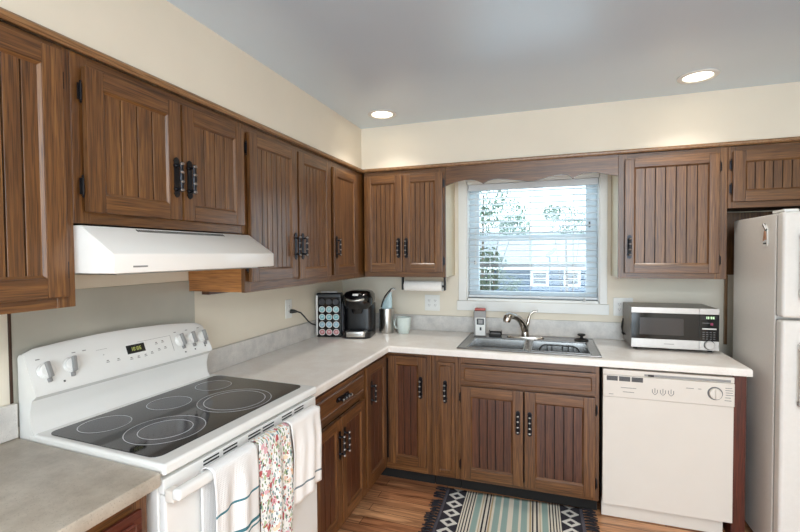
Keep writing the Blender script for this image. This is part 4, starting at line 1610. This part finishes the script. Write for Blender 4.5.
m.tube([(-0.062, -0.088, 0.275), (-0.055, -0.123, 0.268), (-0.03, -0.137, 0.262), (0.0, -0.141, 0.260), (0.03, -0.137, 0.262), (0.055, -0.123, 0.268), (0.062, -0.088, 0.275)], 0.007, 10)
m.build('lid_handle', STEEL, km)
m = MB()
m.box(-0.020, 0.020, -0.118, -0.105, 0.287, 0.306, 0, 'z', 0.004)
m.build('logo_badge', SILVER, km)
m = MB()
m.prism(rrect(-0.072, 0.072, -0.133, -0.05, 0.03), 'z', 0.012, 0.050, 0, 'z', 0.003)
for k in range(6):
    m.box(-0.05, 0.05, -0.118 + k * 0.011, -0.113 + k * 0.011, 0.0502, 0.052, 1)
m.build('drip_tray', [STEEL, BLACKP], km)
m = MB()
m.box(-0.116, -0.0985, -0.06, 0.10, 0.03, 0.235, 0, 'z', 0.012, 3)
m.build('water_tank', M_('smoked_plastic', (70, 72, 78), 0.12, noise=0.1, nscale=20), km)
# power cord to the left wall outlet
pts = [(0.028, -0.790, 1.147), (0.05, -0.780, 1.145), (0.062, -0.755, 1.135), (0.058, -0.70, 1.10), (0.050, -0.64, 1.06), (0.044, -0.58, 1.032), (0.038, -0.52, 1.015), (0.034, -0.47, 1.0), (0.034, -0.38, 0.99),
       (0.06, -0.28, 0.985), (0.14, -0.215, 0.98), (0.225, -0.205, 0.975)]
m = MB()
m.tube([local(km, p) for p in pts], 0.0045, 8)
m.build('power_cord', RUBBER, km)
m = MB()
m.tube([local(km, p) for p in [(0.0115, -0.799, 1.147), (0.020, -0.797, 1.147), (0.034, -0.788, 1.147), (0.050, -0.780, 1.145)]], [0.012, 0.013, 0.011, 0.006], 10)
m.build('plug', RUBBER, km)

# steel canister + utensil
cn = thing('steel_canister', 'brushed steel canister on the worktop right of the coffee maker', 'canister', (0.470, -0.195, CZT))
MB().lathe([(0.001, 0.0), (0.050, 0.0), (0.0515, 0.003), (0.0515, 0.182), (0.0505, 0.185), (0.048, 0.185), (0.047, 0.181), (0.047, 0.006), (0.001, 0.006)], n=36).build('cylinder', STEEL, cn)
m = MB()
m.box(-0.058, -0.0512, -0.02, 0.02, 0.01, 0.178, 0, 'z', 0.004)
m.build('side_grip', BLACKP, cn)
ut = thing('kitchen_utensil', 'pale blue tapered utensil with a silver tip standing in the steel canister', 'utensil', (0.470, -0.195, CZT + 0.008))
m = MB()
secs = [(0.0, 0.030, 0.010, 0.0), (0.15, 0.040, 0.014, -0.002), (0.19, 0.044, 0.014, -0.002), (0.215, 0.037, 0.013, 0.004), (0.25, 0.028, 0.012, 0.012), (0.28, 0.017, 0.011, 0.022), (0.305, 0.010, 0.009, 0.034)]
vs, fs = [], []
n_ = 14
for z, a, b2, dx in secs:
    for k in range(n_):
        t_ = 2 * PI * k / n_
        vs.append((dx + a * math.cos(t_), b2 * math.sin(t_), z))
for i in range(len(secs) - 1):
    for k in range(n_):
        k2 = (k + 1) % n_
        fs.append((i * n_ + k, i * n_ + k2, (i + 1) * n_ + k2, (i + 1) * n_ + k))
fs += [tuple(range(n_))[::-1], tuple((len(secs) - 1) * n_ + k for k in range(n_))]
m.add(vs, fs)
m.build('blade', PBLUE, ut)
m = MB()
m.tube([(-0.044, -0.008, 0.185), (-0.034, -0.010, 0.22), (-0.014, -0.011, 0.265), (0.012, -0.010, 0.300), (0.030, -0.006, 0.318)], [0.005, 0.0055, 0.005, 0.0045, 0.004], 8)
m.build('dark_edge', RUBBER, ut)
m = MB()
m.tube([(0.030, 0, 0.300), (0.038, 0, 0.318), (0.052, 0, 0.326), (0.070, 0, 0.318)], [0.011, 0.012, 0.009, 0.004], 10)
m.build('silver_tip', STEEL, ut)

# mint mug
mg = thing('mug', 'mint green mug on the worktop beside the steel canister', 'mug', (0.599, -0.185, CZT))
MB().lathe([(0.001, 0.0), (0.038, 0.0), (0.042, 0.004), (0.050, 0.05), (0.0565, 0.118), (0.0575, 0.122), (0.054, 0.122), (0.047, 0.05), (0.040, 0.010), (0.001, 0.008)], n=32).build('cup', MINT, mg)
m = MB()
m.tube([(-0.050, 0, 0.100), (-0.062, -0.002, 0.104), (-0.072, -0.003, 0.090), (-0.073, -0.003, 0.065), (-0.066, -0.002, 0.042), (-0.050, 0, 0.030)], 0.0055, 8)
m.build('handle', MINT, mg)

# ------------------------------------------------------------------ microwave
mw = thing('microwave_oven', 'stainless and black microwave oven on the worktop beside the fridge', 'microwave', (2.106, -0.045, CZT), 0.02)
MW, MDp, MH = 0.457, 0.285, 0.262
m = MB()
m.box(0.0, MW, -MDp + 0.018, 0.0, 0.016, MH, 0, 'z', 0.004)
m.build('case', M_('microwave_case', (120, 112, 104), 0.35, 0.6, noise=0.06, nscale=30), mw)
for x in (0.03, MW - 0.03):
    for y in (-0.03, -MDp + 0.05):
        MB().lathe([(0.012, 0.0), (0.014, 0.004), (0.014, 0.0155)], (x, y, 0), n=12).build('foot', RUBBER, mw)
SPL = 0.358
m = MB()
m.box(0.0, SPL - 0.001, -MDp, -MDp + 0.0175, 0.018, 0.072, 0, 'x', 0.002)
m.box(0.0, SPL - 0.001, -MDp, -MDp + 0.0175, 0.228, MH, 0, 'x', 0.002)
m.box(0.0, SPL - 0.001, -MDp + 0.001, -MDp + 0.0175, 0.0722, 0.2278, 1, 'x', 0.001)
do = m.build('door', [SILVER, BLKGL], mw)
m = MB()
m.box(0.045, 0.278, -MDp - 0.0002, -MDp + 0.0012, 0.098, 0.200, 0, 'x', 0.0004)
m.build('door_window', M_('microwave_mesh', (58, 54, 54), 0.12, noise=0.3, nscale=900), do)
MB().box(0.175, 0.228, -MDp - 0.0006, -MDp + 0.0002, 0.043, 0.047).build('badge', PRINT, do)
m = MB()
m.box(SPL, MW, -MDp, -MDp + 0.0175, 0.018, 0.072, 0, 'x', 0.002)
m.box(SPL, MW, -MDp, -MDp + 0.0175, 0.228, MH, 0, 'x', 0.002)
m.box(SPL, MW, -MDp + 0.001, -MDp + 0.0175, 0.0722, 0.2278, 1, 'x', 0.001)
cpn = m.build('control_panel', [SILVER, BLKGL], mw)
m = MB()
m.box(SPL + 0.012, MW - 0.010, -MDp - 0.0003, -MDp + 0.0012, 0.198, 0.220, 1)
seg7(m, '10:06', (SPL + 0.030, -MDp - 0.0004, 0.203), (1, 0, 0), (0, 0, 1), 0.013, 0, 0.18)
m.build('clock_display', [LEDW, BLACKP], cpn)
m = MB()
m.box(SPL + 0.014, MW - 0.014, -MDp - 0.0003, -MDp + 0.0012, 0.140, 0.148, 0)
for r in range(4):
    for c_ in range(4):
        m.box(SPL + 0.016 + c_ * 0.018, SPL + 0.026 + c_ * 0.018, -MDp - 0.0003, -MDp + 0.0012, 0.083 + r * 0.013, 0.087 + r * 0.013, 1)
m.box(SPL + 0.055, SPL + 0.068, -MDp - 0.0003, -MDp + 0.0012, 0.165, 0.180, 2)
m.box(SPL + 0.015, SPL + 0.05, -MDp - 0.0003, -MDp + 0.0012, 0.176, 0.180, 1)
m.build('keypad', [SILVER, MIDG, M_('magenta_print', (140, 50, 80), 0.5, noise=0.05, nscale=50)], cpn)
m = MB()
m.lathe([(0.028, -MDp - 0.0002), (0.028, -MDp - 0.002)], (SPL + 0.050, 0, 0.050), 'y', 28, 1)
m.lathe([(0.0245, -MDp - 0.002), (0.0235, -MDp - 0.014), (0.021, -MDp - 0.016), (0.001, -MDp - 0.016)], (SPL + 0.050, 0, 0.050), 'y', 28, 0)
m.build('dial', [SILVER, BLACKP], cpn)
m = MB()
m.tube([(-0.001, -0.09, 0.06), (-0.018, -0.10, 0.075), (-0.026, -0.105, 0.11), (-0.020, -0.10, 0.145), (-0.012, -0.075, 0.16), (-0.010, -0.055, 0.11), (-0.012, -0.045, 0.06), (-0.002, -0.04, 0.05)], 0.0038, 8)
m.build('power_cord', RUBBER, mw)

# ------------------------------------------------------------------ fridge
fg = thing('refrigerator', 'white top-freezer refrigerator at the right edge of the photo', 'refrigerator', (2.662, -0.235, 0))
FWd = 0.74
m = MB()
m.box(0.0, FWd, -0.500, 0.0, 0.03, 1.700, 0, 'z', 0.006)
m.build('cabinet', FRIDGE, fg)
MB().box(0.02, FWd - 0.02, -0.48, -0.02, 0.002, 0.03).build('plinth', DARK, fg)
m = MB()
m.box(0.006, FWd - 0.006, -0.5115, -0.5003, 0.06, 1.196, 0)
m.box(0.006, FWd - 0.006, -0.5115, -0.5003, 1.212, 1.690, 0)
m.build('gasket', GREYP, fg)
DT = 0.062
dd = MB().box(0.0, FWd, -0.512 - DT, -0.512, 1.210, 1.704, 0, 'z', 0.014, 4).build('freezer_door', FRIDGE, fg)
hh = MB()
hh.box(0.058, 0.090, -0.512 - DT - 0.040, -0.512 - DT - 0.022, 1.30, 1.60, 0, 'z', 0.008, 3)
hh.box(0.060, 0.088, -0.512 - DT - 0.024, -0.512 - DT - 0.0004, 1.305, 1.345, 0, 'z', 0.006, 2)
hh.box(0.060, 0.088, -0.512 - DT - 0.024, -0.512 - DT - 0.0004, 1.575, 1.595, 1, 'z', 0.004, 2)
hh.build('handle', [ENAM, GREYP], dd)
dd = MB().box(0.0, FWd, -0.512 - DT, -0.512, 0.06, 1.198, 0, 'z', 0.014, 4).build('fridge_door', FRIDGE, fg)
hh = MB()
hh.box(0.058, 0.090, -0.512 - DT - 0.040, -0.512 - DT - 0.022, 0.80, 1.10, 0, 'z', 0.008, 3)
hh.box(0.060, 0.088, -0.512 - DT - 0.024, -0.512 - DT - 0.0004, 1.06, 1.095, 0, 'z', 0.006, 2)
hh.box(0.060, 0.088, -0.512 - DT - 0.024, -0.512 - DT - 0.0004, 0.805, 0.825, 1, 'z', 0.004, 2)
hh.build('handle', [ENAM, GREYP], dd)
MB().box(0.012, 0.07, -0.55, -0.43, 1.7045, 1.718, 0, 'z', 0.005).build('hinge_cover', ENAM, fg)
# magnet on the side
mgx = thing('fridge_magnet', 'small black, brown and white ornament magnet on the side of the fridge', 'magnet', (2.6615, -0.640, 1.600), -PI / 2)
m = MB()
m.prism([(-0.020, -0.055), (0.022, -0.055), (0.024, -0.03), (0.020, 0.03), (0.006, 0.052), (-0.014, 0.05), (-0.022, 0.02)], 'y', -0.004, -0.0003)
m.build('plate', WHITE, mgx)
m = MB()
m.tube([(-0.013, -0.0055, 0.056), (0.016, -0.0055, 0.026)], 0.007, 8)
m.build('black_bar', BLACKP, mgx)
m = MB()
m.tube([(-0.012, -0.0055, -0.026), (-0.004, -0.0055, 0.012), (0.0, -0.0055, 0.022), (0.008, -0.0055, 0.0), (0.010, -0.0055, -0.022)], 0.004, 8)
m.build('wooden_loop', TANW, mgx)
m = MB()
for x in (-0.010, 0.002, 0.010):
    m.lathe([(0.0045, -0.0042), (0.004, -0.007)], (x, 0, -0.040), 'y', 10)
m.build('dark_dots', BLACKP, mgx)

# ------------------------------------------------------------------ recessed ceiling lights


def can(label, x, y):
    t = thing('recessed_light', label, 'ceiling light', (x, y, 2.44), 0, 'recessed ceiling lights')
    MB().lathe([(0.066, -0.0006), (0.094, -0.0006), (0.094, -0.004), (0.088, -0.008), (0.070, -0.007), (0.066, -0.003)], n=36, cap=False).build('trim_ring', WHITE, t)
    MB().lathe([(0.001, -0.0008), (0.0655, -0.0008), (0.0655, -0.002), (0.05, -0.006), (0.001, -0.008)], n=36).build('lens', LAMPE, t)
    l = bpy.data.lights.new('can_spot', 'SPOT')
    l.energy = 20
    l.color = (1.0, 0.95, 0.87)
    l.spot_size = math.radians(120)
    l.spot_blend = 1.0
    l.shadow_soft_size = 0.06
    o = bpy.data.objects.new('can_spot', l)
    COL.objects.link(o)
    o.parent = t
    o.location = (0, 0, -0.012)


can('recessed round ceiling light in the corner above the coffee maker', 0.597, -0.597)
can('recessed round ceiling light at the right, above the microwave', 2.371, -0.607)

# ------------------------------------------------------------------ rug
RHX, RHY = 0.405, 0.31
rg_ = thing('rug', 'striped black, cream and teal woven rug on the floor before the sink', 'rug', (1.428, -0.862, 0.0), 0.03)
m = MB()
nx, ny = 40, 24
vs, fs = [], []
for i in range(nx + 1):
    for k in range(ny + 1):
        x = -RHX + 2 * RHX * i / nx
        y = -RHY + 2 * RHY * k / ny
        vs.append((x, y, 0.007 + 0.0012 * math.sin(x * 21) * math.sin(y * 17)))
for i in range(nx):
    for k in range(ny):
        a = i * (ny + 1) + k
        fs.append((a, a + ny + 1, a + ny + 2, a + 1))
m.add(vs, fs)
o = m.build('woven_field', rug_mat(RHX), rg_)
sm = o.modifiers.new('thickness', 'SOLIDIFY')
sm.thickness = 0.005
sm.offset = -1
rr = random.Random(4)
for sgn in (-1, 1):
    m = MB()
    nt_ = 22
    for k in range(nt_):
        y = -RHY + 0.012 + (2 * RHY - 0.024) * k / (nt_ - 1)
        for q in range(4):
            dy = rr.uniform(-0.016, 0.016)
            L_ = rr.uniform(0.045, 0.075)
            x0 = sgn * (RHX - 0.002)
            m.tube([(x0, y + dy * 0.1, 0.006), (x0 + sgn * L_ * 0.35, y + dy * 0.3, 0.009), (x0 + sgn * L_, y + dy, 0.0045)], [0.0032, 0.0042, 0.0024], 5)
    m.build('fringe', FRINGE, rg_)

# ------------------------------------------------------------------ outdoors
GZ = -2.4
LEAF1 = M_('leaf_green', (44, 66, 46), 0.6, noise=0.3, nscale=3)
LEAF2 = M_('leaf_pale_green', (66, 96, 72), 0.6, noise=0.3, nscale=3)
LEAF3 = M_('leaf_blossom_green', (110, 126, 96), 0.6, noise=0.3, nscale=4)
BARK = M_('bark', (84, 72, 62), 0.9, noise=0.2, nscale=20)
o = MB().box(-40, 40, 0.6, 60, GZ - 0.2, GZ).build('ground', M_('pale_bounce_ground', (222, 222, 218), 0.9, noise=0.08, nscale=4))  # unseen ground made pale to brighten the window's reflection in the ceiling
struct(o)
SIDING = M_('blue_siding', (40, 66, 92), 0.6, noise=0.04, nscale=4)
ROOF = M_('grey_shingles', (118, 124, 130), 0.85, noise=0.12, nscale=25)
hs_ = thing('house', 'light blue neighbouring house with a grey roof seen through the blind', 'house', (2.5, 13.0, GZ))
EZ = 1.12 - GZ
m = MB()
m.box(-5.0, 4.5, -2.0, 4.0, 0, EZ)
nb = int(EZ / 0.16)
for i in range(nb):
    z = i * 0.16
    m.add([(-5, -2.004, z), (4.5, -2.004, z), (4.5, -2.0, z + 0.155), (-5, -2.0, z + 0.155), (-5, -2.03, z + 0.004), (4.5, -2.03, z + 0.004)], [(4, 5, 2, 3), (0, 4, 3), (1, 2, 5), (0, 1, 5, 4)])
m.build('siding_wall', SIDING, hs_)
m = MB()
m.prism([(-2.5, EZ - 0.02), (-2.5, EZ + 0.06), (1.0, EZ + 1.25), (4.5, EZ + 0.06), (4.5, EZ - 0.02), (1.0, EZ + 1.1)], 'x', -5.3, 4.8)
m.build('roof', ROOF, hs_)
m = MB()
m.box(-5.3, 4.8, -2.56, -2.50, EZ - 0.10, EZ + 0.07)
m.build('gutter', WHITE, hs_)
for x0, x1 in ((-1.33, -0.94), (-0.36, -0.03), (1.6, 2.1), (-3.2, -2.6)):
    z0, z1 = 0.56 - GZ, 0.90 - GZ
    m = MB()
    for (a, b2, c_, d_) in [(x0 - 0.07, x0, z0 - 0.07, z1 + 0.07), (x1, x1 + 0.07, z0 - 0.07, z1 + 0.07), (x0, x1, z0 - 0.07, z0), (x0, x1, z1, z1 + 0.07), (x0, x1, (z0 + z1) / 2 - 0.015, (z0 + z1) / 2 + 0.015)]:
        m.box(a, b2, -2.07, -2.01, c_, d_)
    f = m.build('window', WHITE, hs_)
    MB().box(x0, x1, -2.035, -2.031, z0, z1).build('pane', M_('far_window_glass', (26, 40, 58), 0.1, noise=0.1, nscale=5), f)


def foliage(mb, blobs, n, size, rnd):
    for _ in range(n):
        cx, cy, cz, rx, ry, rz = rnd.choice(blobs)
        while True:
            a, b2, c_ = rnd.uniform(-1, 1), rnd.uniform(-1, 1), rnd.uniform(-1, 1)
            q = a * a + b2 * b2 + c_ * c_
            if q < 1 and q > rnd.random() * 0.5:
                break
        p = Vector((cx + a * rx, cy + b2 * ry, cz + c_ * rz))
        e = Euler((rnd.uniform(0, 6.3), rnd.uniform(0, 6.3), rnd.uniform(0, 6.3))).to_matrix()
        s = size * rnd.uniform(0.6, 1.3)
        q4 = [p + e @ Vector(v) for v in ((-s, 0, 0), (0, -s * 0.45, 0.1 * s), (s, 0, 0), (0, s * 0.45, 0.1 * s))]
        mb.add([tuple(v) for v in q4], [(0, 1, 2, 3)])


def plant(name, label, cat, base, blobs, n, size, leaf, seed, trunk_r=0.05):
    rnd = random.Random(seed)
    t = thing(name, label, cat, base, 0, 'garden plants outside the window')
    b0 = Vector(base)
    lb = [(x - base[0], y - base[1], z - base[2], a, b2, c_) for x, y, z, a, b2, c_ in blobs]
    m = MB()
    foliage(m, lb, n, size, rnd)
    m.build('foliage', leaf, t, recalc=False)
    m = MB()
    zt_ = max(q[2] for q in lb)
    top = Vector((sum(q[0] for q in lb) / len(lb), sum(q[1] for q in lb) / len(lb), zt_))
    m.tube([(0, 0, -0.05), tuple(top * 0.5 + Vector((0.03, 0, 0))), tuple(top)], [trunk_r, trunk_r * 0.6, trunk_r * 0.15], 8)
    for q in lb:
        m.tube([tuple(top * 0.45), tuple((top * 0.45 + Vector(q[:3])) / 2 + Vector((0, 0, 0.05))), q[:3]], [trunk_r * 0.4, trunk_r * 0.2, trunk_r * 0.08], 6)
    m.build('trunk', BARK, t)


plant('tree', 'airy green tree filling the upper left of the window view', 'tree', (0.2, 6.0, GZ),
      [(0.35, 6, 2.75, 0.55, 0.5, 0.4), (0.75, 6.1, 2.35, 0.5, 0.4, 0.35), (0.1, 6, 2.2, 0.5, 0.5, 0.4), (0.95, 6, 2.05, 0.35, 0.3, 0.25), (-0.5, 6, 2.6, 0.6, 0.5, 0.6)], 2600, 0.038, LEAF2, 1, 0.07)
plant('tree', 'sparse small tree at the upper right of the window view', 'tree', (2.0, 6.4, GZ),
      [(1.95, 6.4, 2.2, 0.45, 0.35, 0.30), (2.25, 6.4, 2.0, 0.4, 0.3, 0.25), (1.7, 6.4, 2.35, 0.2, 0.2, 0.18)], 1000, 0.036, LEAF2, 2, 0.05)
plant('shrub', 'dense leafy shrub at the lower left of the window view', 'shrub', (0.55, 5.2, GZ),
      [(0.45, 5.2, 1.2, 0.45, 0.4, 0.5), (0.75, 5.2, 0.75, 0.55, 0.4, 0.4), (0.3, 5.2, 0.5, 0.5, 0.4, 0.5), (1.05, 5.2, 0.45, 0.4, 0.3, 0.3), (0.6, 5.2, 0.0, 0.7, 0.4, 0.6)], 3200, 0.045, LEAF1, 3)
plant('shrub', 'low pale flowering shrub before the blue house wall', 'shrub', (2.2, 7.2, GZ),
      [(1.7, 7.2, 0.25, 0.5, 0.4, 0.2), (2.3, 7.2, 0.15, 0.6, 0.4, 0.2), (2.8, 7.2, 0.2, 0.5, 0.4, 0.25), (2.2, 7.2, -0.4, 0.9, 0.4, 0.5)], 2200, 0.045, LEAF3, 4)
lp = thing('lamp_post', 'thin pole with a tilted blue-grey lamp head before the house roof', 'lamp post', (1.66, 9.0, GZ))
MB().tube([(0, 0, 0), (0, 0, 1.46 - GZ)], 0.022, 8).build('pole', SIDING, lp)
m = MB()
m.box(-0.16, 0.16, -0.06, 0.06, -0.055, 0.055, 0, 'x', 0.015)
o = m.build('lamp_head', M_('lamp_head_grey', (110, 138, 156), 0.5, noise=0.05, nscale=20), lp, (0.03, 0, 1.53 - GZ), (0, -0.75, 0))
o = MB().tube([(-8, 6.8, 2.55)] + [(-8 + i * 1.6, 6.8, 2.55 - 0.055 * i + 0.02 * (i - 5) ** 2 * 0.12) for i in range(1, 11)], 0.012, 6).build('utility_cable', RUBBER)
tag(o, 'dark overhead cable crossing the sky in the window', 'cable')
